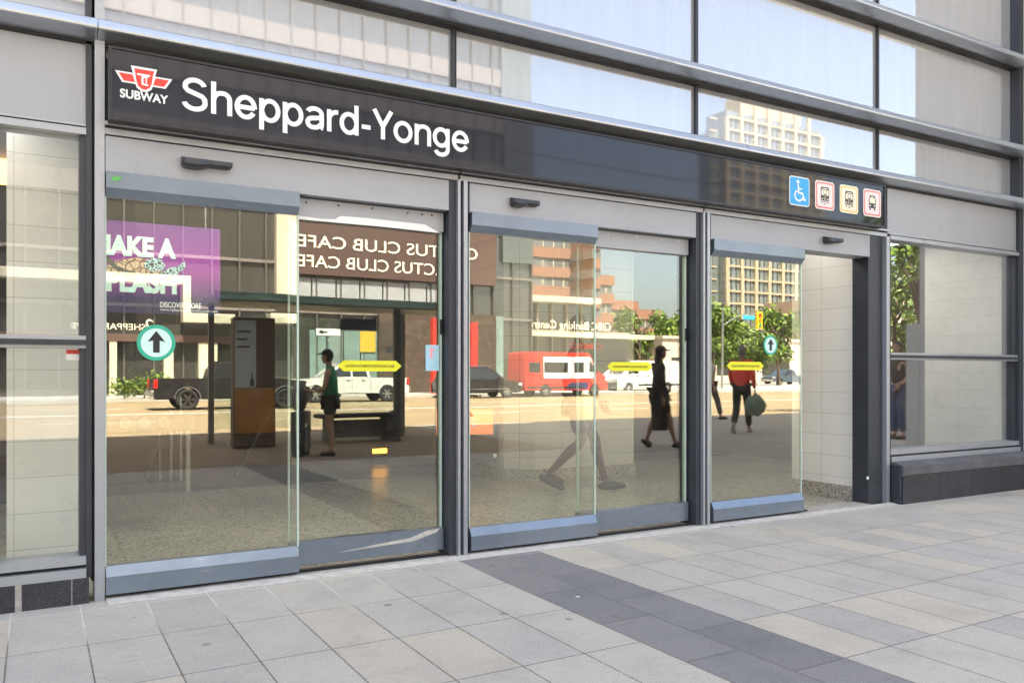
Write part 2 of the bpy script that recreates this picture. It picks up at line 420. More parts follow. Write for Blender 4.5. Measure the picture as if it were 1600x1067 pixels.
PAINTW = mat('road_paint_white', (.75, .74, .70), .7, 0, var=.1)
mk = MB()
for yy in (-20.5, -30.2):
    for k in range(-8, 22): mk.box(k*6.0, k*6.0+3, yy, yy+.12, -.156, -.152)
mk.box(-60, 120, -25.4, -25.28, -.156, -.152); mk.box(-60, 120, -25.1, -24.98, -.156, -.152)
o = mk.build('road_marking', PAINTW); setp(o, kind='structure')

# ================================================================== STATION BUILDING
B = empty('station_building', (0, 0, 0), 'grey metal and glass station entrance building with three pairs of automatic doors', 'building')
def part(mb, name, m, parent=None, label=None):
    o = mb.build(name, m, parent or B)
    if label: o['label'] = label
    return o
XR = 9.14       # face of the projecting stone bay
# mass of the building over and around the entrance
part(MB().box(-40, XR+.0, .16, 24, 5.95, 20.5).box(-40, -7.0, .16, 24, -.2, 5.94), 'upper_storeys', ALUP)
stone = MB().box(XR, 40, -1.1, 24, -.2, 20.4)
o = part(stone, 'stone_bay', [STONE]); 
part(MB().box(XR-.003, XR+3, -1.27, -1.103, -.0, 1.8), 'stone_plinth', STONE)

# interior shell
part(MB().box(-7, XR, .02, 12, -.10, -.006), 'interior_floor', TERR)
part(MB().box(-7, XR, 4.1, 5.0, -.006, -.002), 'floor_band', TERRD)
part(MB().box(-7, XR, 5.0, 9.2, -.006, -.002), 'floor_band', mat('quarry_tile', (.17, .085, .045), .5, var=.2, scale=2))
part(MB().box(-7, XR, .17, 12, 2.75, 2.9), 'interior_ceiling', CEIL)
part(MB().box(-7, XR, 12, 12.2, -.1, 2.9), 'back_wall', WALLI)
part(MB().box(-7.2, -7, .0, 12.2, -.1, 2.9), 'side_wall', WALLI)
part(MB().box(6.74, 6.98, .16, .97, .13, 2.74), 'tiled_wall', TILEY)
part(MB().box(6.725, 6.995, .15, .985, -.004, .13), 'wall_base', TERRB)
part(MB().box(9.02, XR-.002, .12, 1.0, -.004, 2.74), 'tiled_wall', TILEY)
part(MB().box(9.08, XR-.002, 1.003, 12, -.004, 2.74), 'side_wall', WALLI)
part(MB().box(-.135, .255, .52, .95, -.004, 2.6), 'tiled_wall', TILEX)
cp = [(4.55, 3.12), (4.80, 2.86), (6.14, 2.80), (6.14, 4.2), (4.55, 4.2)]
def prism(mb, pts, z0, z1, mi=0):
    n = len(pts); vs = [(x, y, z0) for x, y in pts]+[(x, y, z1) for x, y in pts]
    return mb.add(vs, [tuple(range(n))[::-1], tuple(range(n, 2*n))]+[(i, (i+1) % n, (i+1) % n+n, i+n) for i in range(n)], mi)
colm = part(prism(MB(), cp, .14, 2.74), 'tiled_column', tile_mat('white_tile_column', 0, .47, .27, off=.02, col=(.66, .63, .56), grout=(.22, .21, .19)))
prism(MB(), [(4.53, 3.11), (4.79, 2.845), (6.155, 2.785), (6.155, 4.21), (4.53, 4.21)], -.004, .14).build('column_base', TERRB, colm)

FILL_LAMP_LOW = emis('added_fill_glow_dim', (1.0, .95, .88), 1.0)
FILL_LAMP = emis('added_fill_glow', (1.0, .94, .85), 2.6)
for (x, y) in ((-.8, .34), (1.2, 1.2), (3.2, 1.0), (5.9, .6), (7.9, 1.1)):  # added fixtures above the view, brightening the interior and the tiled walls
    f_ = part(MB().box(x-.75, x+.75, y-.17, y+.17, 2.70, 2.752), 'added_fill_light', DK)
    MB().box(x-.72, x+.72, y-.14, y+.14, 2.69, 2.70).build('fill_emitter', FILL_LAMP if y > .8 else FILL_LAMP_LOW, f_)

# ---- vertical mullions
def mullion(x0, x1, z0, z1, kind='pair'):
    mb = MB(); w_ = x1-x0
    mb.box(x0, x0+w_*.45, -.06, .14, z0, z1, 0)
    mb.box(x0+w_*.45, x0+w_*.62, -.02, .12, z0, z1, 1)
    mb.box(x0+w_*.62, x1, -.075, .14, z0, z1, 2)
    return part(mb, 'mullion', [DK, BLACK, ALU])
# left of doors
part(MB().box(.235, .262, -.03, .14, .13, 5.9, 0).box(.262, .275, 0, .12, .1, 5.9, 1).box(.275, .322, -.05, .14, .0, 5.9, 2), 'mullion', [DK, BLACK, ALU])
for (a, b_) in ((2.345, 2.49), (4.49, 4.64)):
    mb = MB(); w_ = b_-a
    mb.box(a, a+.05, -.045, .14, 0, 2.47, 0); mb.box(a+.05, a+.068, -.075, .14, 0, 2.47, 2)
    mb.box(a+.068, a+.092, -.02, .12, 0, 2.47, 1); mb.box(a+.092, a+.12, -.075, .14, 0, 2.47, 2); mb.box(a+.12, b_, -.03, .14, 0, 2.47, 0)
    part(mb, 'mullion', [DK, BLACK, ALU])
part(MB().box(6.60, 6.80, -.03, .14, 0, 2.47, 0).box(6.80, 6.845, -.075, .14, 0, 2.47, 2).box(6.845, 6.87, -.02, .12, 0, 2.50, 1).box(6.87, 6.895, -.05, .12, .0, 2.50, 0), 'mullion', [DK, BLACK, ALU])

# ---- header above doors: stacked ledges under the sign
def hrail(z0, z1, yf, x0, x1, m, name='header_rail'): return part(MB().box(x0, x1, yf, .14, z0, z1), name, m)
for (a, b_) in ((.322, 2.41), (2.425, 4.565), (4.58, 6.85)):
    mb = MB()
    mb.box(a, b_, -.045, .14, 2.472, 2.505, 0); mb.box(a, b_, -.02, .14, 2.505, 2.517, 1)
    mb.box(a, b_, -.07, .14, 2.517, 2.535, 0); mb.box(a, b_, -.03, .14, 2.535, 2.55, 1)
    part(mb, 'header_rail', [ALU, BLACK])
part(MB().box(.322, 6.87, -.02, .14, 2.55, 2.955), 'sign_backing', BLACK)

# ---- the door sets
def rail_profile_bottom(y): return [(y, .03), (y, .125), (y+.028, .178), (y+.07, .178), (y+.07, .03)]
def rail_profile_top(y): return [(y, 2.185), (y, 2.272), (y+.09, 2.272), (y+.09, 2.142), (y+.035, 2.142)]
def door_set(x0, x1, xs0, xs1, fx0, fx1, name='automatic_door', sensor=None):
    # header box
    h = part(MB().box(x0+.004, x1-.004, -.048, .14, 2.268, 2.462, 0).box(x0+.004, x1-.004, -.03, .14, 2.462, 2.472, 1), 'door_header', [ALUP, BLACK])
    # sliding leaf (front)
    mb = MB().box(xs0+.004, xs1, -.030, -.018, .176, 2.144)
    leaf = part(mb, 'sliding_door', GLASS)
    MB().extx(rail_profile_bottom(-.062), xs0, xs1+.005).build('bottom_rail', ALUR, leaf)
    MB().extx(rail_profile_top(-.072), xs0, xs1+.005).box(xs0, xs1+.005, -.066, -.05, 2.258, 2.2665).build('top_rail', ALUR, leaf)
    MB().box(xs1+.0005, xs1+.011, -.033, -.015, .177, 2.143).build('glass_edge', EDGE, leaf); MB().box(xs0-.004, xs0+.0035, -.033, -.015, .177, 2.143).build('glass_edge', EDGE, leaf)
    if fx0 is not None:
        fl = part(MB().box(fx0, fx1-.012, .052, .064, .19, 2.135), 'fixed_panel', GLASS)
        MB().box(fx0, fx1, .02, .10, .045, .188).build('bottom_rail', ALUR, fl)
        MB().box(fx0, fx1, .02, .10, 2.136, 2.258).build('top_rail', ALUP, fl)
        MB().box(fx1-.012, fx1, .045, .075, .189, 2.135).build('glass_edge', [EDGE], fl); MB().box(fx0-.010, fx0-.0005, .049, .067, .19, 2.135).build('glass_edge', [EDGE], fl)
    else: fl = None
    if sensor is not None:
        sx = sensor; prof = [(-.050, 2.335), (-.11, 2.337), (-.125, 2.352), (-.118, 2.385), (-.050, 2.40)]
        sm = MB(); n = 8
        # gull-shaped housing swelling at the left third
        L = .27 if sx < 2 else .22
        secs = [(0, .75), (.05, .95), (.12, 1.0), (.35, 1.0), (.55, .72), (.9, .72), (.97, .66), (1, .5)]
        rings = []
        for t_, k in secs: rings.append([(sx+L*t_, -.050+(y+.050)*k, 2.40+(z-2.40)*k) for y, z in prof])
        vs = [v for r_ in rings for v in r_]; m_ = len(prof); fs = []
        for i in range(len(rings)-1):
            for k in range(m_): fs.append((i*m_+k, i*m_+(k+1) % m_, (i+1)*m_+(k+1) % m_, (i+1)*m_+k))
        fs += [tuple(range(m_)), tuple(range((len(rings)-1)*m_, len(rings)*m_))]
        sm.add(vs, fs); o = sm.build('motion_sensor', SENS, h)
    return h, leaf, fl
h1, l1, f1 = door_set(.322, 2.345, .328, 1.35, 1.33, 2.335, sensor=.70)
h2, l2, f2 = door_set(2.49, 4.49, 2.50, 3.52, 3.44, 4.47, sensor=2.80)
h3, l3, f3 = door_set(4.64, 6.60, 4.66, 5.70, None, None, sensor=5.96)
# screws, scuffs, torn primer on the fixed panel of the first doors
MB().exty([(1.36, 2.128), (1.36, 2.150), (1.52, 2.143), (1.60, 2.150), (1.63, 2.172), (1.80, 2.176), (2.20, 2.172), (2.25, 2.150), (2.31, 2.126), (1.9, 2.131)], .017, .0195).build('torn_film', WHITE, f1)
MB().exty([(1.62, .10), (1.9, .128), (2.1, .142), (2.2, .176), (2.31, .186), (2.28, .162), (2.12, .120), (1.9, .112)], .0165, .0195).build('paint_scuff', SEAL, f1)
for f_, xs in ((f1, (1.42, 1.62, 1.84, 2.08, 2.18, 2.25)), (f2, (3.68, 3.95, 4.2, 4.36))):
    for x in xs: MB().disc((x, .018, 2.235+random.uniform(-.006, .006)), 'y', 0, .0055, .006, n=10).build('screw', BLACK if f_ is f1 else WHITE, f_)
part(MB().box(6.585, 6.603, -.035, -.02, .235, .262, b=.003), 'latch', WHITE)
MB().box(4.452, 4.468, .030, .044, 1.46, 1.56, b=.003).build('lock', BLACK, f2); MB().box(2.318, 2.332, .030, .044, 1.46, 1.56, b=.003).build('lock', BLACK, f1)
# thresholds
part(MB().box(.33, 6.6, -.075, .14, -.003, .012), 'door_threshold', mat('worn_threshold', (.40, .37, .33), .7, .0, var=.2, scale=10))
part(MB().extx([(-.16, .001), (-.09, .010), (-.076, .012), (-.076, .001)], .33, 6.9), 'mortar_bead', SEAL)
part(MB().box(.33, 5.8, -.02, .01, .0125, .022), 'door_track', BLACK)

# ---- side windows
def side_window(x0, x1, zb, label):
    fr = MB()
    fr.box(x0, x1, -.045, .12, 2.455, 2.49, 0); fr.box(x0, x1, -.02, .12, 2.49, 2.502, 1); fr.box(x0, x1, -.03, .12, 2.502, 2.512, 0)
    fr.box(x0, x1, -.035, .12, 1.335, 1.350, 0); fr.box(x0, x1, -.055, .12, 1.35, 1.378, 2); fr.box(x0, x1, -.03, .12, 1.378, 1.40, 0)
    fr.box(x0, x1, -.045, .12, zb-.045, zb, 0); fr.box(x0, x1, -.01, .12, zb-.062, zb-.045, 1); fr.box(x0, x1, -.06, .12, zb-.11, zb-.062, 0)
    fr.box(x1-.03, x1, -.02, .12, zb, 2.455, 2)
    w_ = part(fr, 'side_window', [ALU, BLACK, DK])
    MB().box(x0, x1-.03, .02, .03, 1.40, 2.455).build('window_pane', GLASS2, w_)
    MB().box(x0, x1-.03, .022, .032, zb, 1.335).build('window_pane', GLASS2, w_)
    return w_
wl = side_window(-1.9, .235, .245, '')
GLASS2 = GLASS3
wr = side_window(6.897, 9.06, .49, '')
GLASS2 = MATS['window_glass']
part(MB().box(9.06, XR-.001, -.045, .14, .38, 5.9), 'mullion', DK)
# far left continuation bays (just beyond the frame)
part(MB().box(-1.96, -1.9, -.05, .14, .0, 5.9), 'mullion', ALU)
wl2 = side_window(-4.1, -1.96, .245, '')
part(MB().box(-7.0, -4.1, -.04, .14, .0, 5.9), 'end_panel', ALUP)
# spandrel panels above the side windows
part(MB().box(-1.9, .235, -.012, .12, 2.512, 2.975), 'spandrel_panel', ALUP)
part(MB().box(-4.1, -1.96, -.012, .12, 2.512, 2.975), 'spandrel_panel', ALUP)
part(MB().box(6.90, 9.06, -.012, .12, 2.512, 3.01), 'spandrel_panel', ALUP)
# stone plinths below side windows
gp = MB(); 
for a, b_ in ((-4.1, -1.92), (-1.9, -1.06), (-1.03, -.52), (-.515, -.085), (-.055, .165), (.172, .248)): gp.box(a, b_, -.062, .12, -.01, .135, b=.002)
part(gp, 'granite_base', GRAN)
part(MB().box(-1.9, .247, -.055, .115, -.01, .134), 'mortar_joint', MORT)
gp = MB(); xs = [6.90, 7.47, 7.99, 8.50, 9.13]
for a, b_ in zip(xs[:-1], xs[1:]): gp.box(a+.003, b_-.003, -.17, .12, -.01, .262, b=.002)
part(gp, 'granite_base', GRAN)
part(MB().box(6.905, 9.128, -.163, .115, -.01, .273), 'mortar_joint', MORT)
part(MB().extx([(-.18, .27), (-.18, .345), (-.10, .378), (.12, .378), (.12, .27)], 6.895, 9.135), 'sill', granite('honed_sill', (.11, .11, .12), (.2, .2, .21)))
part(MB().box(6.868, 6.90, -.16, -.05, .0, .36), 'trim_post', DK)

# ---- upper glazing, fins and their joints
rows = [(2.99, 3.55), (3.60, 4.52), (4.56, 5.90)]
vx = [-7, -4.1, -1.93, .285, 2.42, 4.57, 6.83, 9.09]
for (z0, z1) in rows:
    for a, b_ in zip(vx[:-1], vx[1:]):
        part(MB().box(a+.018, b_-.018, .05, .08, z0, z1), 'upper_pane', UPG)
for x in vx[1:]:
    if x == .285: part(MB().box(x-.018, x+.018, .0, .14, 2.96, 5.9, 0), 'pane_joint', BLACK)
    else:
        part(MB().box(x-.018, x-.004, .02, .14, 2.96, 5.9, 0).box(x-.004, x+.018, .035, .14, 2.96, 5.9, 1), 'pane_joint', [DK, BLACK])
part(MB().box(-7, XR, .10, .155, 2.55, 5.95), 'backing_wall', BLACK)
def fin_profile(z, p=.15, h=.085):
    q = [(.04, .052), (-.112, .054), (-.120, .052), (-.127, .046), (-.150, .008), (-.153, .0), (-.151, -.008), (-.142, -.014), (-.11, -.022), (-.07, -.032), (-.02, -.042), (.04, -.050)]
    return [(y, z+a) for y, a in q]
for z in (2.995, 3.55, 4.50):
    part(MB().extx(fin_profile(z), -7, -1.937, 0, False), 'horizontal_fin', FIN)
    part(MB().extx(fin_profile(z), -1.933, .283, 0, False), 'horizontal_fin', FIN)
    part(MB().extx(fin_profile(z), .287, 4.95, 0, False), 'horizontal_fin', FIN)
    part(MB().extx(fin_profile(z), 4.954, XR-.002, 0, False), 'horizontal_fin', FIN)
    part(MB().box(-7, XR-.002, -.03, .05, z-.058, z-.044), 'fin_bracket', BLACK)

# ================================================================== STATION SIGN
SG = empty('station_sign', (.345, -.15, 2.53), 'long black station name sign in white letters above the doors', 'sign')
L0 = Vector((.345, -.15, 2.53))
def sg(mb, name, m):
    o = mb.build(name, m, SG); o.location = -L0; return o
sg(MB().box(.345, 6.66, -.15, -.022, 2.53, 2.90), 'sign_box', [SIGNB])
fr = MB()
fr.box(.335, 6.67, -.158, -.03, 2.893, 2.905); fr.box(.335, 6.67, -.158, -.03, 2.522, 2.538)
fr.box(.335, .35, -.158, -.03, 2.538, 2.893); fr.box(6.652, 6.67, -.158, -.03, 2.538, 2.893)
sg(fr, 'sign_frame', [mat('sign_frame_black', (.03, .03, .035), .4, .3, var=.3, scale=40)])
sg(MB().box(.33, .40, -.06, -.03, 2.87, 2.90).box(.36, 6.68, -.045, -.025, 2.906, 2.925), 'bracket', [mat('sign_bracket_metal', (.25, .22, .17), .5, .4)])

# hand drawn grotesque letters for the name
def stroke(pts, w_):
    """outline of a thick polyline with butt ends"""
    n = len(pts); Lf = []; Rt = []
    for i in range(n):
        p = Vector(pts[i])
        if i == 0: d = (Vector(pts[1])-p).normalized(); nn = Vector((-d.y, d.x)); k = 1
        elif i == n-1: d = (p-Vector(pts[i-1])).normalized(); nn = Vector((-d.y, d.x)); k = 1
        else:
            d1 = (p-Vector(pts[i-1])).normalized(); d2 = (Vector(pts[i+1])-p).normalized()
            d = (d1+d2).normalized(); nn = Vector((-d.y, d.x)); k = 1/max(.5, nn.dot(Vector((-d1.y, d1.x))))
        Lf.append(p+nn*w_/2*k); Rt.append(p-nn*w_/2*k)
    return Lf, Rt
def arc(cx, cy, rx, ry, a0, a1, n=20, e=1.0):
    out = []
    for k in range(n+1):
        a = R(a0+(a1-a0)*k/n); c, s = math.cos(a), math.sin(a)
        out.append((cx+rx*math.copysign(abs(c)**e, c), cy+ry*math.copysign(abs(s)**e, s)))
    return out
SW = .148
def glyph(ch):
    h = SW/2; x = .73
    if ch == 'S':
        return [arc(.40, .735, .27, .205, 12, 90, 10)+arc(.40, .735, .275, .205, 90, 200, 14)[1:]+[(.20, .60), (.40, .535), (.60, .47)]+
                [(.675, .39)]+arc(.40, .265, .29, .205, 10, -90, 12)+arc(.40, .265, .30, .205, -90, -172, 12)[1:]], .81
    if ch == 'h': return [[(.125, 0), (.125, 1.0)], arc(.36, .44, .225, .23, 178, 90, 10)+[(.40, .67)]+arc(.40, .47, .195, .20, 88, 0, 10)+[(.595, 0)]], .71
    if ch == 'n': return [[(.125, 0), (.125, .73)], arc(.36, .44, .225, .23, 178, 90, 10)+[(.40, .67)]+arc(.40, .47, .195, .20, 88, 0, 10)+[(.595, 0)]], .71
    if ch == 'r': return [[(.125, 0), (.125, .73)], arc(.40, .42, .27, .25, 172, 100, 10)+[(.425, .667)]], .45
    if ch == 'e': return [[(.63, .355)]+[(.12, .355)], arc(.365, .36, .262, .31, -4, 180, 22)+arc(.365, .36, .262, .31, 180, 330, 18)[1:]], .72
    if ch == 'o': return [arc(.375, .365, .275, .31, 0, 360, 36)], .75
    if ch == 'p': return [[(.125, -.27), (.125, .73)], arc(.385, .365, .25, .31, 175, -175, 34)], .73
    if ch == 'd': return [[(.60, 0), (.60, 1.0)], arc(.345, .365, .25, .31, 5, 355, 34)], .73
    if ch == 'a': return [arc(.35, .53, .225, .145, 168, 90, 8)+arc(.35, .50, .225, .175, 88, 0, 8)+[(.575, .13)]+arc(.635, .12, .06, .065, 180, 262, 5),
                          [(.575, .415), (.48, .385), (.33, .36)]+arc(.29, .205, .175, .150, 95, 270, 12)+arc(.33, .28, .23, .225, 270, 335, 6)], .70
    if ch == 'g': return [[(.60, .73), (.60, .06)]+arc(.36, -.02, .24, .20, 0, -90, 10)[1:]+arc(.34, -.02, .22, .20, -90, -160, 8)[1:], arc(.345, .385, .25, .29, 8, 352, 34)], .73
    if ch == 'Y': return [[(.07, 1.0), (.375, .44)], [(.68, 1.0), (.375, .44)], [(.375, .50), (.375, 0)]], .73
    if ch == '-': return [[(.05, .335), (.36, .335)]], .42
    return [], .3
def draw_text(s, x0, x1, z, cap, y, m, name, parent, off):
    pos = 0; items = []
    for ch in s:
        g, adv = glyph(ch); items.append((pos, g)); pos += adv
    total = pos-.07; k = (x1-x0)/total
    mb = MB(); lvl = 0
    for pos, g in items:
        for i, st in enumerate(g):
            Lf, Rt = stroke(st, SW*1.0); lvl = i*.0006
            vs = []
            for p in Lf: vs.append((x0+(pos+p.x-.03)*k, y-lvl, z+p.y*cap))
            for p in Rt: vs.append((x0+(pos+p.x-.03)*k, y-lvl, z+p.y*cap))
            n = len(st); fs = [(j, j+1, n+j+1, n+j) for j in range(n-1)]
            mb.add(vs, fs)
    o = mb.build(name, m, parent, fixn=False); o.location = -off
    return o
draw_text('Sheppard-Yonge', .69, 2.43, 2.632, .178, -.1532, WHITE, 'lettering', SG, L0)
t_ = text('lettering', 'SUBWAY', .062, WHITE, (.385, -.1535, 2.645), None, bold=.03, ext=.0005, width=.235)
t_.parent = SG; t_.location = Vector((.387, -.1535, 2.647))-L0
def fplate(name, pts, m, y, parent, off=L0, th=.0008):
    o = MB().exty(pts, y, y+th).build(name, m, parent); o.location = -off; return o
# emblem: winged keystone
cx, cz = .503, 2.757
def sc(pts, k, dx=0, dz=0): return [(cx+(x+dx)*k, cz+(z+dz)*k) for x, z in pts]
key = [(-.052, .055), (.052, .055), (.045, .028), (.040, -.012), (.030, -.040), (.010, -.055), (-.010, -.055), (-.030, -.040), (-.040, -.012), (-.045, .028)]
wingL = [(-.125, .018), (-.058, .018), (-.052, .002), (-.045, -.022), (-.100, -.022)]
wingR = [(.125, .018), (.058, .018), (.052, .002), (.045, -.022), (.100, -.022)]
K = 1.0
EM = MB(); EM.exty(sc([(-.064, .064), (.064, .064), (.055, .03), (.048, -.014), (.036, -.047), (.014, -.064), (-.014, -.064), (-.036, -.047), (-.048, -.014), (-.055, .03)], K), -.1528, -.151)
EM.exty(sc([(-.140, .026), (-.05, .026), (-.04, -.030), (-.106, -.030)], K), -.1524, -.151)
EM.exty(sc([(.140, .026), (.05, .026), (.04, -.030), (.106, -.030)], K), -.1524, -.151)
sg(EM, 'emblem', [WHITE])
ER = MB(); ER.exty(sc(key, K*.95), -.1534, -.1529); ER.exty(sc(wingL, .98), -.1534, -.1525); ER.exty(sc(wingR, .98), -.1534, -.1525)
emb = sg(ER, 'emblem', [RED])
# interlaced T C letters on the keystone
mo = MB()
def strk(mb, pts, w_, y):
    Lf, Rt = stroke(pts, w_); n = len(pts)
    mb.add([(cx+p.x, y, cz+p.y) for p in Lf+Rt], [(j, j+1, n+j+1, n+j) for j in range(n-1)])
strk(mo, [(-.034, .024), (.030, .024)], .009, -.1538)
strk(mo, [(-.008, .024), (-.008, -.030)], .009, -.1540)
strk(mo, arc(.010, -.006, .020, .022, 60, 300, 14), .008, -.1542)
strk(mo, [(.010, .024), (.010, -.020)], .006, -.1544)
sg(mo, 'emblem', [WHITE])
# pictogram tiles
def rrect(x0, x1, z0, z1, r, n=5):
    out = []
    for (ccx, ccz, a0) in ((x1-r, z1-r, 0), (x0+r, z1-r, 90), (x0+r, z0+r, 180), (x1-r, z0+r, 270)):
        for k in range(n+1):
            a = R(a0+90*k/n); out.append((ccx+r*math.cos(a), ccz+r*math.sin(a)))
    return out
def tile(x0, bcol, fill):
    x1 = x0+.245; z0, z1 = 2.605, 2.848
    fplate('pictogram_tile', rrect(x0, x1, z0, z1, .028), WHITE if bcol is WHITE else CREAM if bcol is YELB else PINKC, -.1525, SG)
    if bcol is not WHITE: fplate('pictogram_tile', rrect(x0+.012, x1-.012, z0+.012, z1-.012, .022), bcol, -.1530, SG)
    fplate('pictogram_tile', rrect(x0+(.008 if bcol is WHITE else .024), x1-(.008 if bcol is WHITE else .024), z0+(.008 if bcol is WHITE else .024), z1-(.008 if bcol is WHITE else .024), .02), fill, -.1536, SG)
    return (x0+x1)/2, (z0+z1)/2
a, c = tile(5.42, WHITE, BLUE)
wc = MB()
def strk2(mb, pts, w_, y, ox, oz):
    Lf, Rt = stroke(pts, w_); n = len(pts)
    mb.add([(ox+p.x, y, oz+p.y) for p in Lf+Rt], [(j, j+1, n+j+1, n+j) for j in range(n-1)])
strk2(wc, arc(-.008, -.035, .048, .044, 120, 360-15, 24), .013, -.1542, a, c)
strk2(wc, [(-.018, .055), (-.013, -.012), (.035, -.014), (.056, -.068), (.075, -.062)], .015, -.1544, a, c)
strk2(wc, [(-.014, .022), (.030, .020)], .011, -.1546, a, c)
wc.disc((a-.020, -.1546, c+.078), 'y', 0, .016, .001, n=14)
sg(wc, 'pictogram', [WHITE])
def train(a, c, bus=False):
    mb = MB()
    def q(x0, x1, z0, z1, mi=0, y=-.1542): mb.exty([(a+x0, c+z0), (a+x1, c+z0), (a+x1, c+z1), (a+x0, c+z1)], y, y+.0004, mi)
    if not bus:
        mb.exty([(a-.052, c-.045), (a+.052, c-.045), (a+.052, c+.058), (a+.04, c+.072), (a-.04, c+.072), (a-.052, c+.058)], -.1542, -.1538, 0)
        q(-.044, -.018, .0, .048, 1, -.1548); q(-.012, .012, -.035, .048, 1, -.1548); q(.018, .044, .0, .048, 1, -.1548)
        q(-.008, .008, -.03, .012, 0, -.1552); q(-.030, .030, .053, .062, 1, -.1548)
        q(-.044, -.026, -.036, -.026, 1, -.1548); q(.026, .044, -.036, -.026, 1, -.1548)
        q(-.045, -.030, -.066, -.050); q(.030, .045, -.066, -.050); q(-.02, .02, -.056, -.050); q(-.015, .015, -.074, -.068)
    else:
        mb.exty([(a-.045, c-.045), (a+.045, c-.045), (a+.048, c+.03), (a+.035, c+.068), (a-.035, c+.068), (a-.048, c+.03)], -.1542, -.1538, 0)
        q(-.037, .037, -.002, .048, 1, -.1548); q(-.020, .020, .053, .060, 1, -.1548)
        q(-.036, -.020, -.030, -.016, 1, -.1548); q(.020, .036, -.030, -.016, 1, -.1548)
        q(-.038, -.022, -.066, -.046); q(.022, .038, -.066, -.046)
    sg(mb, 'pictogram', [INK, CREAM])
train(*tile(5.735, REDB, PINKC)); train(*tile(6.05, YELB, CREAM)); train(*tile(6.365, REDB, PINKC), bus=True)

# ================================================================== DOOR STICKERS
def sticker_root(name, loc, label, cat, group=None): return empty(name, loc, label, cat, group)
def arrow_sticker(x, z, r, label, leaf_y=-.034):
    s = empty('arrow_sticker', (x, leaf_y, z), label, 'sticker')
    MB().disc((0, .0008, 0), 'y', 0, r, .0008, n=40).build('ring', GRN, s)
    MB().disc((0, -.0004, 0), 'y', 0, r*.80, .0008, n=40).build('disc', MINT, s)
    MB().exty([(0, r*.66), (r*.46, -.0*r+.05*r), (r*.17, .12*r), (r*.17, -.55*r), (-r*.17, -.55*r), (-r*.17, .12*r), (-r*.46, .05*r)], -.0022, -.0014).build('arrow', INK, s)
    return s
arrow_sticker(.577, 1.37, .098, 'round green sticker with a black arrow up, larger one, on the leftmost sliding door')
arrow_sticker(5.33, 1.44, .082, 'round green sticker with a black arrow up on the sliding door beside the open doorway')
def yellow(x0, x1, z, y, label):
    h = .034
    s = empty('warning_sticker', (x0, y, z), label, 'sticker', 'yellow arrow stickers on the door glass')
    L = x1-x0
    MB().exty([(0, 0), (.04, h), (L-.04, h), (L, 0), (L-.04, -h), (.04, -h)], 0, .001).build('band', YEL, s)
    t_ = text('wording', 'CAUTION AUTOMATIC DOOR STAND CLEAR', .022, INK, (0, 0, 0), None, ext=.0002, width=L-.10, bold=.012)
    t_.parent = s; t_.location = (.05, -.0012, -.008)
yellow(1.625, 2.05, 1.25, .049, 'yellow arrow-ended warning sticker on the fixed glass left of the first mullion')
yellow(3.70, 4.13, 1.255, .049, 'yellow arrow-ended warning sticker on the glass of the middle doorway')
yellow(4.83, 5.25, 1.265, -.034, 'yellow arrow-ended warning sticker on the sliding door beside the open doorway')
s = empty('notice_sticker', (2.22, .049, 1.22), 'pale blue upright notice stuck on the fixed glass beside the first mullion', 'sticker')
MB().box(0, .095, 0, .001, 0, .17).build('sheet', mat('pale_blue_paper', (.45, .72, .86), .6), s)
MB().exty([(.03, .08), (.05, .08), (.05, .13), (.065, .13), (.042, .16), (.02, .13), (.03, .13)], -.001, -.0002).build('symbol', mat('pink_ink', (.85, .45, .5), .6), s)
s = empty('bird_sticker', (.375, -.0745, 2.235), 'small green bird-shaped sticker on the top rail of the leftmost sliding door', 'sticker')
MB().exty([(-.03, -.006), (-.012, .004), (-.02, .016), (.004, .008), (.016, .016), (.03, .012), (.022, .002), (.008, -.012), (-.01, -.014)], -.0008, 0).build('bird', mat('leaf_green_vinyl', (.12, .45, .10), .5), s)
s = empty('exit_sticker', (.145, .018, 1.285), 'small red and white label at the top of the lower left window', 'sticker')
MB().box(0, .065, 0, .001, .02, .042).build('red_band', RED, s); MB().box(0, .065, 0, .001, -.012, .0195).build('white_band', WHITE, s)

#@@STREET@@
# ================================================================== PEOPLE
def skin_graph(verts, edges, radii, sub=2):
    me = bpy.data.meshes.new('g'); me.from_pydata([tuple(v) for v in verts], edges, [])
    o = bpy.data.objects.new('g', me); COL.objects.link(o)
    md = o.modifiers.new('s', 'SKIN'); md.use_smooth_shade = True
    for i, sv in enumerate(me.skin_vertices[0].data):
        sv.radius = (radii[i], radii[i]) if not isinstance(radii[i], tuple) else radii[i]
        sv.use_root = (i == 0)
    ms = o.modifiers.new('u', 'SUBSURF'); ms.levels = sub; ms.render_levels = sub
    bpy.context.view_layer.update()
    dg = bpy.context.evaluated_depsgraph_get()
    m2 = bpy.data.meshes.new_from_object(o.evaluated_get(dg))
    vs = [v.co[:] for v in m2.vertices]; fs = [tuple(p.vertices) for p in m2.polygons]
    bpy.data.objects.remove(o); bpy.data.meshes.remove(me); bpy.data.meshes.remove(m2)
    return vs, fs
def ellipsoid(c, r, nu=16, nv=12, fn=None, rot=None):
    vs = []; fs = []
    for j in range(nv+1):
        ph = math.pi*j/nv
        for i in range(nu):
            th = 2*math.pi*i/nu
            p = Vector((math.sin(ph)*math.cos(th), math.sin(ph)*math.sin(th), math.cos(ph)))
            q = Vector((p.x*r[0], p.y*r[1], p.z*r[2]))
            if fn: q = fn(q, p)
            if rot: q = rot @ q
            vs.append(Vector(c)+q)
    for j in range(nv):
        for i in range(nu): fs.append((j*nu+i, j*nu+(i+1) % nu, (j+1)*nu+(i+1) % nu, (j+1)*nu+i))
    return vs, fs
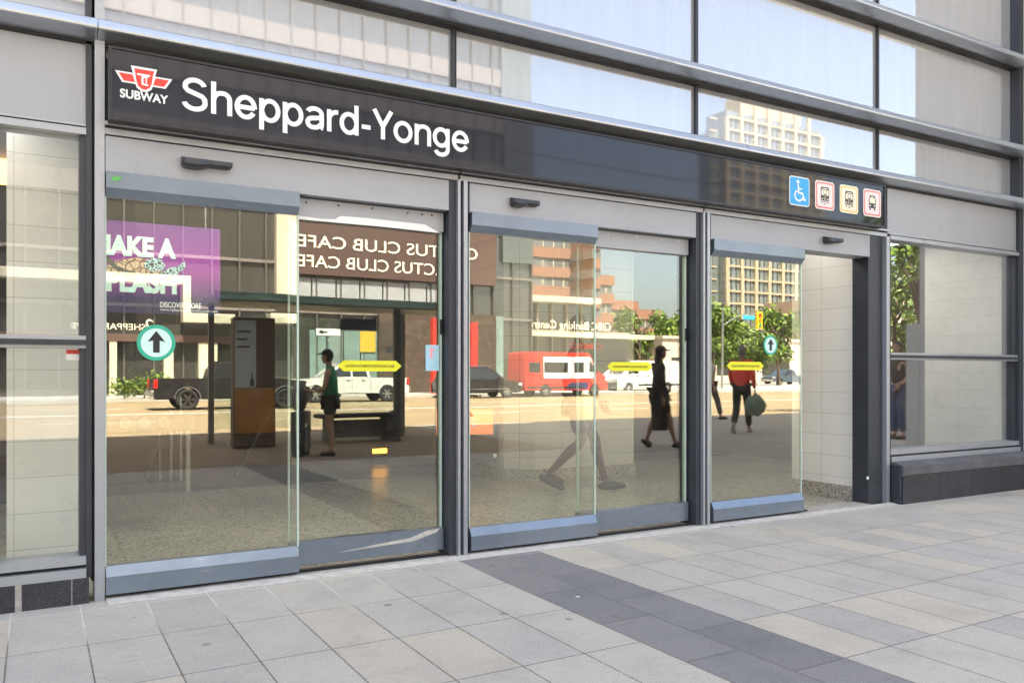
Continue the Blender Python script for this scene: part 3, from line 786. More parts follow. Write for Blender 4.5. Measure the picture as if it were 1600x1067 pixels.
WALK = dict(pelvis=(0, 0, .93), chest=(.01, 0, 1.28), neck=(.02, 0, 1.47), head=(.035, 0, 1.64),
            sL=(.0, .18, 1.40), eL=(-.09, .24, 1.13), wL=(-.04, .26, .88), sR=(.0, -.18, 1.40), eR=(.06, -.23, 1.13), wR=(.20, -.22, .92),
            hL=(0, .09, .90), kL=(.16, .09, .50), aL=(.26, .085, .09), tL=(.40, .09, .035),
            hR=(0, -.09, .90), kR=(-.04, -.09, .50), aR=(-.33, -.085, .17), tR=(-.27, -.09, .035))
STAND = dict(WALK, eL=(-.03, .25, 1.13), wL=(.10, .22, .95), eR=(-.03, -.25, 1.13), wR=(.12, -.22, .98),
             kL=(.03, .09, .50), aL=(.0, .10, .085), tL=(.15, .11, .03), kR=(.02, -.09, .50), aR=(-.03, -.10, .085), tR=(.12, -.11, .03))
def person(loc, rz, height, pose, skinm, topm, sleeve, botm, leg, shoem, label, hairm=None, cap=None, group=None, dress=False, clog=False, long_hair=False, skirt=0, bulk=1.0):
    k = height/1.76; P = {a: Vector(b)*k for a, b in pose.items()}
    root = empty('person', loc, label, 'person', group, rz)
    def flat(vs, f=.74):
        out = []
        for v in vs:
            v = Vector(v)
            if P['pelvis'].z-.05*k < v.z < P['neck'].z-.02*k and abs(v.y) < .19*k: v.x = P['pelvis'].x+(v.x-P['pelvis'].x)*f
            out.append(v)
        return out
    names = ['pelvis', 'chest', 'neck', 'head', 'sL', 'eL', 'wL', 'sR', 'eR', 'wR', 'hL', 'kL', 'aL', 'tL', 'hR', 'kR', 'aR', 'tR']
    idx = {n: i for i, n in enumerate(names)}
    V = [P[n] for n in names]
    E = [('pelvis', 'chest'), ('chest', 'neck'), ('neck', 'head'), ('chest', 'sL'), ('sL', 'eL'), ('eL', 'wL'), ('chest', 'sR'), ('sR', 'eR'), ('eR', 'wR'),
         ('pelvis', 'hL'), ('hL', 'kL'), ('pelvis', 'hR'), ('hR', 'kR')]
    E = [(idx[a], idx[b]) for a, b in E]
    rd = dict(pelvis=.135, chest=.135, neck=.052, head=.05, sL=.055, eL=.040, wL=.026, sR=.055, eR=.040, wR=.026, hL=.085, kL=.056, aL=.036, tL=.03, hR=.085, kR=.056, aR=.036, tR=.03)
    rad = [rd[n]*k for n in names]
    for s in 'LR':   # calf belly, then ankle and foot
        kn, an, tn = P['k'+s], P['a'+s], P['t'+s]
        c_ = kn.lerp(an, .32)+Vector((-.022*k, 0, 0)); V.append(c_); rad.append(.058*k); ci = len(V)-1
        m_ = kn.lerp(an, .72)+Vector((-.006*k, 0, 0)); V.append(m_); rad.append(.038*k); mi_ = len(V)-1
        E += [(idx['k'+s], ci), (ci, mi_), (mi_, idx['a'+s]), (idx['a'+s], idx['t'+s])]
    vs, fs = skin_graph(V, E, rad); mb = MB(); mb.add(flat(vs), fs, 0, True)
    # head with face
    hc = P['head']
    def hf(q, p):
        if p.z < -.2: q.y *= 1-.30*(-p.z-.2); 
        if p.x > .3 and p.z < -.3: q.x += .012*k
        if p.x < 0: q.x *= 1.12
        return q
    vs, fs = ellipsoid(hc, (.084*k, .073*k, .115*k), 20, 14, hf); mb.add(vs, fs, 0, True)
    n0 = hc+Vector((.083*k, 0, -.012*k))
    mb.add([n0+Vector(p)*k for p in ((-.01, 0, .035), (-.008, .014, -.018), (-.008, -.014, -.018), (.022, 0, -.012), (-.008, 0, -.024))], [(0, 1, 3), (0, 3, 2), (1, 4, 3), (3, 4, 2)], 0, True)
    for sgn in (1, -1):
        vs, fs = ellipsoid(hc+Vector((-.005, sgn*.075, -.005))*k, (.018*k, .010*k, .032*k), 8, 6); mb.add(vs, fs, 0, True)
        vs, fs = ellipsoid(hc+Vector((.073, sgn*.030, .006))*k, (.009*k, .012*k, .008*k), 8, 6); mb.add(vs, fs, 1, True)
    vs, fs = ellipsoid(hc+Vector((.078, 0, -.055))*k, (.010*k, .024*k, .007*k), 8, 6); mb.add(vs, fs, 2, True)
    # hands
    for s, sg_ in (('L', 1), ('R', -1)):
        wv, ev = P['w'+s], P['e'+s]; d = (wv-ev).normalized(); side = Vector((1, 0, 0))-d*d.x; side.normalize(); nrm = d.cross(side)
        M = Matrix((side, nrm, d)).transposed()
        vs, fs = ellipsoid(wv+d*.055*k, (.038*k, .018*k, .058*k), 12, 8, rot=M); mb.add(vs, fs, 0, True)
        for j in range(4):
            L = (.065, .078, .072, .055)[j]*k; b0 = wv+d*.095*k+side*(.027-.018*j)*k
            mb.tube([b0, b0+d*L*.5, b0+d*L*.86-nrm*sg_*(-.016)*k], .009*k, 6, rs=[.0095*k, .0085*k, .0065*k])
        b0 = wv+d*.035*k+side*.030*k
        mb.tube([b0, b0+d*.030*k+side*.022*k, b0+d*.062*k+side*.026*k], .01*k, 6, rs=[.012*k, .010*k, .007*k])
    mb.build('body', [skinm, INK, mat('lip', (.35, .13, .11), .6)], root)
    # top
    if topm:
        cv = [P['pelvis']+Vector((0, 0, (.02 if bulk == 1 else -.06)*k)), P['chest'], P['neck']-Vector((0, 0, .045*k)), P['sL'], P['sR']]
        cr = [.150*k*bulk, .150*k*bulk, .066*k, .070*k*bulk, .070*k*bulk]; ce = [(0, 1), (1, 2), (1, 3), (1, 4)]
        if sleeve:
            for s, si in (('L', 3), ('R', 4)):
                if sleeve <= 1: cv.append(P['s'+s].lerp(P['e'+s], .8*sleeve)); cr.append(.060*k); ce.append((si, len(cv)-1))
                else:
                    cv.append(P['e'+s]); cr.append(.056*k); ce.append((si, len(cv)-1))
                    cv.append(P['e'+s].lerp(P['w'+s], .92)); cr.append(.040*k); ce.append((len(cv)-2, len(cv)-1))
        vs, fs = skin_graph(cv, ce, cr); mbt = MB(); mbt.add(flat(vs, .78), fs, 0, True); mbt.build('shirt', topm, root)
    if botm:
        cv = [P['pelvis']+Vector((0, 0, .03*k)), P['hL'], P['hR']]; cr = [.148*k, .105*k, .105*k]; ce = [(0, 1), (0, 2)]
        for s, si in (('L', 1), ('R', 2)):
            if leg < 1: cv.append(P['h'+s].lerp(P['k'+s], leg)); cr.append(.098*k); ce.append((si, len(cv)-1))
            else:
                cv.append(P['k'+s]); cr.append(.078*k); ce.append((si, len(cv)-1))
                cv.append(P['k'+s].lerp(P['a'+s], min(.93, leg-1+.0))); cr.append(.066*k); ce.append((len(cv)-2, len(cv)-1))
        vs, fs = skin_graph(cv, ce, cr); mbt = MB(); mbt.add(flat(vs, .80), fs, 0, True); mbt.build('trousers' if leg > 1 else 'shorts', botm, root)
    if skirt:
        mbs = MB(); rings = []; N = 24
        zt = P['pelvis'].z+.10*k; zb = skirt*k
        for j in range(9):
            t_ = j/8; z = zt+(zb-zt)*t_; r_ = (.165+.012*math.sin(t_*math.pi)-.02*t_)*k*(1.12 if t_ < .1 else 1)
            cxx = (P['aL'].x+P['aR'].x)/2*t_*.4
            rings.append([(cxx+r_*.85*math.cos(a)*(1+.05*math.sin(6*a)*t_), r_*math.sin(a)*(1+.05*math.sin(5*a)*t_), z) for a in [2*math.pi*i/N for i in range(N)]])
        mbs.add([v for r_ in rings for v in r_], [(j*N+i, j*N+(i+1) % N, (j+1)*N+(i+1) % N, (j+1)*N+i) for j in range(8) for i in range(N)], 0, True)
        mbs.build('skirt', botm or topm, root)
    # shoes
    for s in 'LR':
        an, tn = P['a'+s], P['t'+s]; d = (tn-an); d.y = 0; L = (.27 if clog else .25)*k
        hd = Vector((d.x, 0, d.z)); flatz = hd.normalized() if abs(an.z-.09*k) > .03*k else Vector((1, 0, 0))
        if flatz.x < .2 and flatz.z > -.99: flatz = Vector((.75, 0, -.66)) if an.z > .12*k else Vector((1, 0, 0))
        up = Vector((-flatz.z, 0, flatz.x)); M = Matrix((flatz, Vector((0, 1, 0)), up)).transposed()
        heel = an-up*.055*k-flatz*.055*k
        def sf(q, p):
            if p.z < 0: q.z = max(q.z, -.030*k)
            if p.x < -.2: q.y *= .80
            if p.x > .3: q.z *= .80; q.y *= 1.06
            return q
        vs, fs = ellipsoid(heel+flatz*L*.46+up*.0*k, (L*.53, .050*k if not clog else .058*k, .050*k), 18, 12, sf, M)
        sh = MB(); sh.add(vs, fs, 0, True)
        if clog:
            for j in range(5):
                c0 = heel+flatz*L*(.62+.07*j)
                sh.tube([c0+Vector((0, .052*k, .012*k)), c0+Vector((0, .036*k, .040*k))], .006*k, 6, mi=1)
                sh.tube([c0+Vector((0, -.052*k, .012*k)), c0+Vector((0, -.036*k, .040*k))], .006*k, 6, mi=1)
            sh.tube([heel+Vector((0, .05*k, .055*k))+flatz*.10*k, heel+up*.075*k-flatz*.005*k, heel+Vector((0, -.05*k, .055*k))+flatz*.10*k], .009*k, 6)
        sh.build('shoe', [shoem, INK], root)
    if hairm:
        def hh(q, p):
            if p.x > .15 and p.z < .45: q.x *= .55
            return q
        vs, fs = ellipsoid(hc+Vector((-.014, 0, .016))*k, (.096*k, .084*k, .115*k), 18, 12, hh); mbh = MB(); mbh.add(vs, fs, 0, True)
        if long_hair:
            vs, fs = ellipsoid(hc+Vector((-.06, 0, -.13))*k, (.055*k, .085*k, .17*k), 14, 10); mbh.add(vs, fs, 0, True)
        mbh.build('hair', hairm, root)
    if cap:
        def cf(q, p):
            if p.z < 0: q.z = 0
            return q
        vs, fs = ellipsoid(hc+Vector((-.006, 0, .040))*k, (.102*k, .090*k, .088*k), 20, 12, cf); mbc = MB(); mbc.add(vs, fs, 0, True)
        vs, fs = ellipsoid(hc+Vector((.105, 0, .044))*k, (.075*k, .068*k, .010*k), 16, 6); mbc.add(vs, fs, 0, True)
        mbc.build('cap', cap, root)
    return root, P, k
SK1 = mat('skin_tan', (.48, .27, .18), .5, var=.06); SK2 = mat('skin_brown', (.36, .20, .14), .5, var=.06); SK3 = mat('skin_fair', (.55, .34, .26), .5, var=.06)
HAIRD = mat('dark_hair', (.03, .022, .018), .5, var=.3, scale=40); HAIRG = mat('grey_hair', (.22, .21, .20), .6, var=.3, scale=40)
# inside, passing behind the middle doors
CL = mat('olive_clogs', (.03, .05, .04), .6)
NAVY = mat('navy_shorts', (.03, .035, .055), .8, bump=.3)
wi = dict(WALK, kL=(.20, .09, .52), aL=(.30, .085, .095), tL=(.44, .09, .035), kR=(.04, -.09, .50), aR=(-.29, -.085, .185), tR=(-.13, -.09, .10))
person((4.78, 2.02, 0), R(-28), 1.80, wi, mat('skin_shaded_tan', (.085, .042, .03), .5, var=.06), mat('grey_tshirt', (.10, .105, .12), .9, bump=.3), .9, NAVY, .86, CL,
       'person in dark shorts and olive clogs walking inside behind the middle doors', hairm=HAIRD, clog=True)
# outside, seen mirrored in the glass
BLK = mat('black_cloth', (.045, .038, .035), .85, bump=.3)
def ppl(u, v, Y=None): 
    t = 1.2/(v-584); return (645.4+.8647*(u-800))*t, -((1111.1-.5023*(u-800))*t-4.9)
x, y = ppl(520, 712)
st = dict(STAND, wL=(.30, .14, 1.06), eL=(.06, .24, 1.10), wR=(.32, -.12, 1.06), eR=(.06, -.24, 1.10), head=(.06, 0, 1.62))
ps, PP, kk = person((x, y, 0), R(180+28), 1.58, st, SK1, mat('green_tank_top', (.03, .26, .12), .8, bump=.3), 0, BLK, .62, mat('dark_shoes', (.03, .03, .03), .6),
       'person in green tank top and black cap standing with a wheeled suitcase on the pavement', cap=BLK, hairm=HAIRD, bulk=1.18)
sc_ = empty('suitcase', (x-.42, y-.16, 0), 'dark upright wheeled suitcase with raised handle beside the person in green', 'suitcase', rz=R(208))
MB().box(-.13, .13, -.21, .21, .07, .66, b=.03).build('shell', mat('patterned_suitcase', (.07, .07, .075), .5, var=.6, scale=30), sc_)
MB().tube([(-.02, -.12, .66), (-.02, -.12, 1.0), (-.02, .12, 1.0), (-.02, .12, .66)], .012).build('handle', STEEL, sc_)
for a in (-.16, .16):
    for b_ in (-.08, .08): MB().disc((0, 0, 0), 'y', 0, .035, .03, n=14).build('wheel', BLACK, sc_, (b_, a, .036))
bg = empty('backpack', (x-.44, y-.16, .66), 'dark grey soft backpack sitting on the suitcase', 'bag', rz=R(208))
vs, fs = ellipsoid((0, 0, .17), (.13, .19, .22), 18, 12, lambda q, p: Vector((q.x, q.y, max(q.z, -.165)))); MB().add(vs, fs, 0, True).build('bag_body', mat('grey_nylon', (.09, .09, .10), .7, bump=.4), bg)
MB().tube([(.0, -.05, .38), (0, 0, .44), (0, .05, .38)], .012).build('grab_handle', BLACK, bg)
x, y = ppl(1037, 700)
person((x, y, 0), R(20), 1.66, dict(WALK, aR=(-.20, -.085, .13), tR=(-.10, -.09, .035)), SK2, BLK, 2, BLK, .8, mat('sandal', (.05, .04, .035), .6),
       'person in long black clothes and a peaked cap walking on the pavement', hairm=HAIRD, cap=mat('brown_cap', (.10, .07, .05), .9), long_hair=True, bulk=1.15, skirt=.30)
x, y = ppl(1156, 676)
_, PR, k_ = person((x, y, 0), R(-32), 1.78, WALK, SK2, mat('red_jacket', (.85, .09, .07), .8, bump=.4), 2, mat('charcoal_trousers', (.035, .04, .045), .85), 1.9, mat('pale_trainers', (.45, .44, .42), .7),
       'person with grey hair in a red jacket walking with a bag in hand', hairm=HAIRG, bulk=1.22)
hb = Vector((PR['wL'].x, PR['wL'].y, PR['wL'].z)); hb.rotate(Matrix.Rotation(R(-32), 3, 'Z'))
sb = empty('shopping_bag', (x+hb.x+.02, y+hb.y-.0, hb.z-.52), 'full green grey shopping bag in the hand of the person in red', 'bag', rz=R(25))
vs, fs = ellipsoid((0, 0, .2), (.22, .12, .22), 16, 10, lambda q, p: q*(1+.08*math.sin(p.x*9+p.z*7))); MB().add(vs, fs, 0, True).build('sack', mat('green_plastic', (.20, .27, .22), .4), sb)
MB().tube([(-.06, 0, .36), (0, 0, .47), (.06, 0, .36)], .008).build('handle', BLACK, sb)
x, y = ppl(1108, 655)
person((x, y, 0), R(15), 1.78, WALK, SK3, mat('pale_grey_shirt', (.50, .50, .50), .8), .9, mat('grey_trousers', (.10, .10, .11), .8), 1.9, BLK,
       'person in pale grey shirt and grey trousers walking ahead of the one in red', hairm=HAIRD)
x, y = ppl(1408, 686)
person((x, y, 0), R(200), 1.80, STAND, SK1, BLK, .9, mat('blue_jeans', (.03, .06, .16), .8, bump=.3), 1.9, mat('brown_shoes', (.09, .05, .03), .6),
       'person in black t-shirt and blue jeans standing beside a bench', hairm=HAIRD)

# ================================================================== VEHICLES
TYRE = mat('tyre_rubber', (.02, .02, .021), .8); RIM = mat('alloy_rim', (.55, .55, .56), .3, .8); RIMD = mat('dark_alloy_rim', (.10, .10, .105), .35, .7)
CARG = mirror_panel('car_glass', (.02, .022, .025), .12, f90=.7)
HEADL = mat('headlight_lens', (.75, .76, .78), .15); TAILL = mat('tail_light_lens', (.50, .02, .02), .2)
def paint(n, c): return mat(n, c, .28, .1, var=.03, coat=.8)
def wheel(root, x, y, r, rim):
    w_ = MB()
    n = 32; prof = [(r*.62, -.11), (r*.95, -.115), (r, -.08), (r, .08), (r*.95, .115), (r*.62, .11)]
    vs = []; fs = []
    for i in range(n):
        a = 2*math.pi*i/n
        for rr, yy in prof: vs.append((rr*math.cos(a), yy, rr*math.sin(a)))
    m_ = len(prof)
    for i in range(n):
        for j in range(m_): fs.append((i*m_+j, i*m_+(j+1) % m_, ((i+1) % n)*m_+(j+1) % m_, ((i+1) % n)*m_+j))
    w_.add(vs, fs, 0, True); o = w_.build('wheel', TYRE, root, (x, y, r))
    s = 1 if y > 0 else -1; rm = MB()
    rm.disc((0, s*.03, 0), 'y', 0, r*.60, .02, mi=1); rm.disc((0, s*.085, 0), 'y', 0, r*.15, .05)
    for q in range(6):
        a = q*math.pi/3; ca, sa = math.cos(a), math.sin(a); p = Vector((-sa, 0, ca))*r*.07; 
        c0 = Vector((ca, 0, sa))*r*.08; c1 = Vector((ca, 0, sa))*r*.62
        vs = []
        for yy in (s*.06, s*.10):
            vs += [c0+p+Vector((0, yy, 0)), c0-p+Vector((0, yy, 0)), c1-p*1.5+Vector((0, yy, 0)), c1+p*1.5+Vector((0, yy, 0))]
        rm.add(vs, [(0, 1, 2, 3), (4, 7, 6, 5), (0, 4, 5, 1), (1, 5, 6, 2), (2, 6, 7, 3), (3, 7, 4, 0)])
    rm.build('rim', [rim, BLACK], o)
def arch_outline(top, x0, x1, zb, wheels, ra):
    """closed side outline; top = points from rear to front along the top"""
    pts = list(top)
    seq = sorted(wheels, reverse=True)
    pts.append((x1, zb))
    for wx, wr_ in seq:
        pts += [(wx+ra*math.cos(a), max(zb, wr_+ra*math.sin(a))) for a in [math.pi*i/10 for i in range(0, 11)]]
    pts.append((x0, zb)); return pts
def vehicle(name, loc, rz, label, cat, W, body_top, x0, x1, zb, wheels, wr_, pm, cabin=None, wins=(), rim=RIM, belt=1.0, roofw=.80, extras=None, group=None, lights=True):
    root = empty(name, loc, label, cat, group, rz)
    def hw(z, top): return W/2 if z <= belt else W/2*(1-(1-roofw)*(z-belt)/max(.01, top-belt))
    def shell(outl, zt, nm, m, inset=0):
        n = len(outl); vs = []
        for s in (1, -1): vs += [(x, s*(hw(z, zt)-inset), z) for x, z in outl]
        bm = bmesh.new(); bv = [bm.verts.new(v) for v in vs]
        for i in range(n):
            j = (i+1) % n; bm.faces.new((bv[i], bv[j], bv[j+n], bv[i+n]))
        f1_ = bm.faces.new(bv[:n]); f2_ = bm.faces.new(bv[n:][::-1])
        edges = list({e for e in list(f1_.edges)+list(f2_.edges)})
        bmesh.ops.triangulate(bm, faces=[f1_, f2_]); bmesh.ops.recalc_face_normals(bm, faces=bm.faces[:])
        bmesh.ops.bevel(bm, geom=[e for e in edges if e.is_valid], offset=.03, segments=2, affect='EDGES')
        me = bpy.data.meshes.new(nm); bm.to_mesh(me); bm.free(); me.materials.append(m)
        o = bpy.data.objects.new(nm, me); COL.objects.link(o); o.parent = root; return o
    zt = max(z for _, z in (cabin or body_top))
    bo = shell(arch_outline(body_top, x0, x1, zb, [(wx, wr_) for wx in wheels], wr_*1.13), zt, 'body', pm)
    if cabin: shell(cabin, zt, 'cabin', pm, .02)
    for poly in wins:
        for s in (1, -1):
            vs = [(x, s*(hw(z, zt)-(.02 if cabin else 0)+.012), z) for x, z in poly]
            vs += [(x, s*(hw(z, zt)-.05), z) for x, z in poly]; n = len(poly)
            MB().add(vs, [tuple(range(n)), tuple(range(n, 2*n))[::-1]]+[(i, (i+1) % n, (i+1) % n+n, i+n) for i in range(n)]).build('side_window', CARG, root)
    for wx in wheels:
        for s in (1, -1): wheel(root, wx, s*(W/2-.12), wr_, rim)
    MB().box(x0+.1, x1-.1, -W/2+.25, W/2-.25, zb-.02, zb+.25).build('underbody', BLACK, root)
    if lights:
        for s in (1, -1):
            MB().box(x1-.16, x1+.012, s*(W/2-.24)-.16, s*(W/2-.24)+.252*1, lights[0], lights[0]+.16, b=.02).build('headlight', HEADL, root) if False else \
            MB().box(x1-.20, x1+.012, min(s*(W/2-.34), s*(W/2+.008)), max(s*(W/2-.34), s*(W/2+.008)), lights[0], lights[0]+.15, b=.02).build('headlight', HEADL, root)
            MB().box(x0-.012, x0+.14, min(s*(W/2-.16), s*(W/2+.008)), max(s*(W/2-.16), s*(W/2+.008)), lights[1], lights[1]+lights[2], b=.02).build('tail_light', TAILL, root)
    if extras: extras(root, W)
    return root
ROADZ = -.16
def vloc(u, v, H=1.36):
    t = H/(v-584); return ((645.4+.8647*(u-800))*t, -((1111.1-.5023*(u-800))*t-4.9), ROADZ)
def pickup(u, v, rz, label, pc, rim, L=5.8):
    top = [(-2.95, .60), (-2.93, 1.18), (-.62, 1.20), (1.55, 1.18), (2.65, 1.10), (2.82, .98), (2.88, .62)]
    cab = [(-.95, 1.16), (-.86, 1.55), (-.62, 1.86), (.55, 1.88), (1.0, 1.55), (1.52, 1.16)]
    w1 = [(-.78, 1.24), (-.70, 1.52), (-.55, 1.76), (-.02, 1.78), (-.02, 1.24)]
    w2 = [(.08, 1.24), (.08, 1.78), (.50, 1.78), (.86, 1.52), (1.16, 1.24)]
    def ex(root, W):
        for s in (1, -1):
            for sx_ in (-.92, .03, 1.15): 
                q0, q1 = sorted((s*(W/2-.005), s*(W/2+.004))); MB().box(sx_-.01, sx_+.01, q0, q1, .50, 1.13).build('panel_gap', BLACK, root)
            MB().box(.95, 1.12, min(s*W/2, s*(W/2+.2)), max(s*W/2, s*(W/2+.2)), 1.22, 1.40, b=.03).build('wing_mirror', BLACK, root)
            for xx in (-.55, .25): MB().box(xx-.12, xx+.08, min(s*(W/2-.01), s*(W/2+.02)), max(s*(W/2-.01), s*(W/2+.02)), 1.04, 1.07).build('door_handle', BLACK, root)
            mb = MB()
            for wx in (-1.78, 1.85):
                pts = [(wx+.49*math.cos(a), .42+.49*math.sin(a)) for a in [math.pi*i/12 for i in range(13)]]+[(wx+.44*math.cos(a), .42+.44*math.sin(a)) for a in [math.pi*i/12 for i in range(12, -1, -1)]]
                mb.exty(pts, min(s*(W/2-.01), s*(W/2+.03)), max(s*(W/2-.01), s*(W/2+.03)))
            mb.build('arch_trim', pc if rim is RIM else mat('dark_trim', (.08, .08, .085), .6), root)
        MB().box(-3.06, -2.93, -.95, .95, .52, .74, b=.02).build('bumper', STEEL, root); MB().box(2.86, 2.98, -.97, .97, .48, .72, b=.03).build('bumper', STEEL if rim is RIM else BLACK, root)
        MB().box(-2.75, -.98, -.78, .78, 1.185, 1.203).build('load_bed', BLACK, root)
    return vehicle('pickup_truck', vloc(u, v), rz, label, 'pickup truck', 2.0, top, -2.95, 2.88, .42, [-1.78, 1.85], .40, pc, cab, (w1, w2), rim, 1.16, .80, ex, lights=(.86, .82, .34))
pickup(362, 638, 0, 'black pickup truck with dark alloy wheels beyond the bus shelter', paint('black_paint', (.018, .018, .02)), RIMD)
pickup(542, 627, R(180), 'white pickup truck with bright alloy wheels behind the person with the suitcase', paint('white_paint', (.72, .72, .70)), RIM)
pickup(1225, 602, R(180), 'dark blue pickup truck far along the street', paint('blue_grey_paint', (.06, .09, .12)), RIM)
def suv_ex(root, W):
    for s in (1, -1):
        MB().box(.86, 1.02, min(s*W/2, s*(W/2+.18)), max(s*W/2, s*(W/2+.18)), 1.05, 1.2, b=.03).build('wing_mirror', BLACK, root)
        MB().tube([(-1.7, s*.62, 1.74), (-1.6, s*.62, 1.79), (.2, s*.62, 1.80), (.4, s*.62, 1.74)], .02, 6).build('roof_rail', STEEL, root)
        MB().box(-1.6, 1.5, min(s*(W/2-.01), s*(W/2+.012)), max(s*(W/2-.01), s*(W/2+.012)), .50, .54).build('sill_trim', STEEL, root)
vehicle('car', vloc(745, 621), 0, 'black estate car with roof rails in front of the red van', 'car', 1.9, [(-2.3, .5), (-2.35, .9), (-2.28, 1.03), (1.25, 1.02), (2.2, .90), (2.36, .72), (2.38, .45)], -2.32, 2.38, .30, [-1.45, 1.45], .36,
        paint('black_paint', (.018, .018, .02)), [(-2.24, 1.0), (-2.05, 1.45), (-1.75, 1.74), (.25, 1.75), (.75, 1.5), (1.35, 1.0)],
        ([(-2.0, 1.08), (-1.85, 1.42), (-1.6, 1.62), (-1.05, 1.64), (-1.05, 1.08)], [(-.98, 1.08), (-.98, 1.64), (-.1, 1.66), (-.1, 1.08)], [(-.02, 1.08), (-.02, 1.66), (.22, 1.65), (.6, 1.45), (1.02, 1.08)]), RIM, 1.0, .78, suv_ex, lights=(.68, .80, .22))
VANT = [(-3.0, .55), (-3.02, 1.3), (-2.98, 2.5), (-2.88, 2.62), (1.35, 2.66), (1.60, 2.58), (2.25, 1.55), (2.85, 1.25), (3.02, 1.0), (3.05, .5)]
def van_ex(white, red=False):
    def f(root, W):
        if red:
            WP = paint('white_paint', (.72, .72, .70)); NV = mat('navy_stripe', (.03, .04, .10), .3)
            for s in (1, -1):
                y0, y1 = sorted((s*(W/2-.0), s*(W/2+.006)))
                MB().exty([(-1.75, 1.10), (2.05, 1.10), (2.2, 1.50), (1.62, 2.38), (-1.75, 2.36)], y0, y1).build('white_panel', WP, root)
                y0, y1 = sorted((s*(W/2-.0), s*(W/2+.009)))
                MB().exty([(-.2, .55), (.2, .85), (1.5, .85), (1.6, .62), (1.5, .45), (0, .45)], y0, y1).build('stripe', NV, root)
        for s in (1, -1):
            y0, y1 = sorted((s*(W/2+.0), s*(W/2+.016)))
            if red:
                for a, b_ in ((-1.68, .0), (.45, 1.25)):
                    MB().box(a, b_, y0, y1, 1.45, 2.05).build('side_window', CARG, root)
            MB().exty([(1.55, 1.45), (1.55, 2.12), (1.72, 2.12), (2.15, 1.5)] if red else [(1.2, 1.4), (1.2, 2.05), (1.75, 2.05), (2.15, 1.45)], y0, y1+.004*s if s > 0 else y1).build('side_window', CARG, root)
            if red: MB().box(-2.75, -1.95, y0, y1, 1.45, 2.02).build('side_window', CARG, root)
            for hx in (.25, 1.30): MB().box(hx-.10, hx+.06, y0, y1+(.003 if s > 0 else 0), 1.18, 1.23).build('door_handle', INK, root)
            for sx_ in (-1.75, .38, 1.42): MB().box(sx_-.012, sx_+.012, y0, y1+(.001 if s > 0 else 0), .55, 2.35).build('panel_gap', INK, root)
            MB().box(1.98, 2.12, min(s*W/2, s*(W/2+.24)), max(s*W/2, s*(W/2+.24)), 1.35, 1.72, b=.03).build('wing_mirror', BLACK, root)
            MB().box(-2.9, 1.2, y0, y1-.004 if s > 0 else y1, .50, .62).build('side_moulding', BLACK, root)
        MB().add([(1.66, -.85, 2.50), (1.66, .85, 2.50), (2.30, .92, 1.56), (2.30, -.92, 1.56)], [(0, 1, 2, 3)]).build('windscreen', CARG, root)
        MB().box(2.98, 3.10, -.98, .98, .42, .78, b=.04).build('bumper', mat('dark_trim', (.08, .08, .085), .6), root)
    return f
vehicle('van', vloc(872, 619), 0, 'red and white high-roof van with side windows', 'van', 2.05, VANT, -3.0, 3.05, .38, [-1.55, 2.05], .36, paint('red_paint', (.62, .03, .02)), None, (), RIM, 1.2, .97, van_ex(False, True), lights=(.95, 1.3, .5))
vehicle('van', vloc(1005, 613), R(180), 'plain white delivery van at the far kerb', 'van', 2.05, [(a, b_*.88 if b_ > 1.3 else b_) for a, b_ in VANT], -3.0, 3.05, .38, [-1.55, 2.05], .36, paint('white_paint', (.72, .72, .70)), None, (), RIM, 1.2, .97, van_ex(True), lights=(.95, 1.2, .45))

# ================================================================== STREET FURNITURE
SHF = mat('shelter_frame', (.10, .11, .12), .5, .4); SHG = glass_mat('shelter_glass', (.88, .93, .92), .06, .6, dirt=.1)
sh = empty('bus_shelter', (0, 0, 0), 'long glass bus shelter with a flat teal-edged roof on the pavement', 'bus shelter')
MB().box(2.45, 6.6, -9.9, -8.5, 2.34, 2.46, b=.02).build('roof', mat('shelter_roof', (.20, .23, .22), .5), sh)
MB().box(2.40, 6.65, -8.47, -8.43, 2.36, 2.48).build('roof_edge', mat('teal_roof_edge', (.30, .46, .42), .4), sh)
for x in (2.6, 6.15): MB().box(x-.045, x+.045, -9.85, -9.77, 0, 2.34).build('post', mat('pale_post', (.30, .29, .26), .5), sh)
MB().box(5.54, 5.64, -8.75, -8.65, 0, 2.34).build('post', SHF, sh)
MB().box(2.66, 6.08, -9.82, -9.80, .25, 2.2).build('glass_panel', SHG, sh)
MB().box(4.9, 5.6, -9.78, -9.74, 2.02, 2.22).build('route_board', mat('route_board_blue', (.12, .15, .24), .5), sh)
pn = empty('advertising_pillar', (3.06, -8.75, 0), 'tall grey advertising pillar with an orange lower half at the shelter end', 'advertising pillar', rz=R(0))
MB().box(-.33, .33, -.12, .12, .02, 2.1, b=.02).build('casing', mat('pillar_brown', (.13, .10, .08), .5, .1), pn)
MB().box(-.31, .02, .12, .124, .98, 2.05).build('poster', mat('pale_grey_poster', (.55, .60, .62), .4), pn)
MB().box(-.31, .31, .12, .124, .25, .975).build('poster', mat('orange_poster', (.50, .24, .07), .4, var=.3, scale=2), pn)
MB().exty([(-.07, 1.0), (-.01, 1.0), (-.01, 1.10), (-.03, 1.15), (-.03, 1.22), (-.05, 1.22), (-.05, 1.15), (-.07, 1.10)], .1245, .127).build('bottle_print', mat('bottle_green_ink', (.03, .06, .03), .4), pn)
for i, wd in enumerate((.20, .16, .22)): MB().box(-.28, -.28+wd, .1245, .126, 1.62+.12*i, 1.65+.12*i).build('print_line', INK, pn)
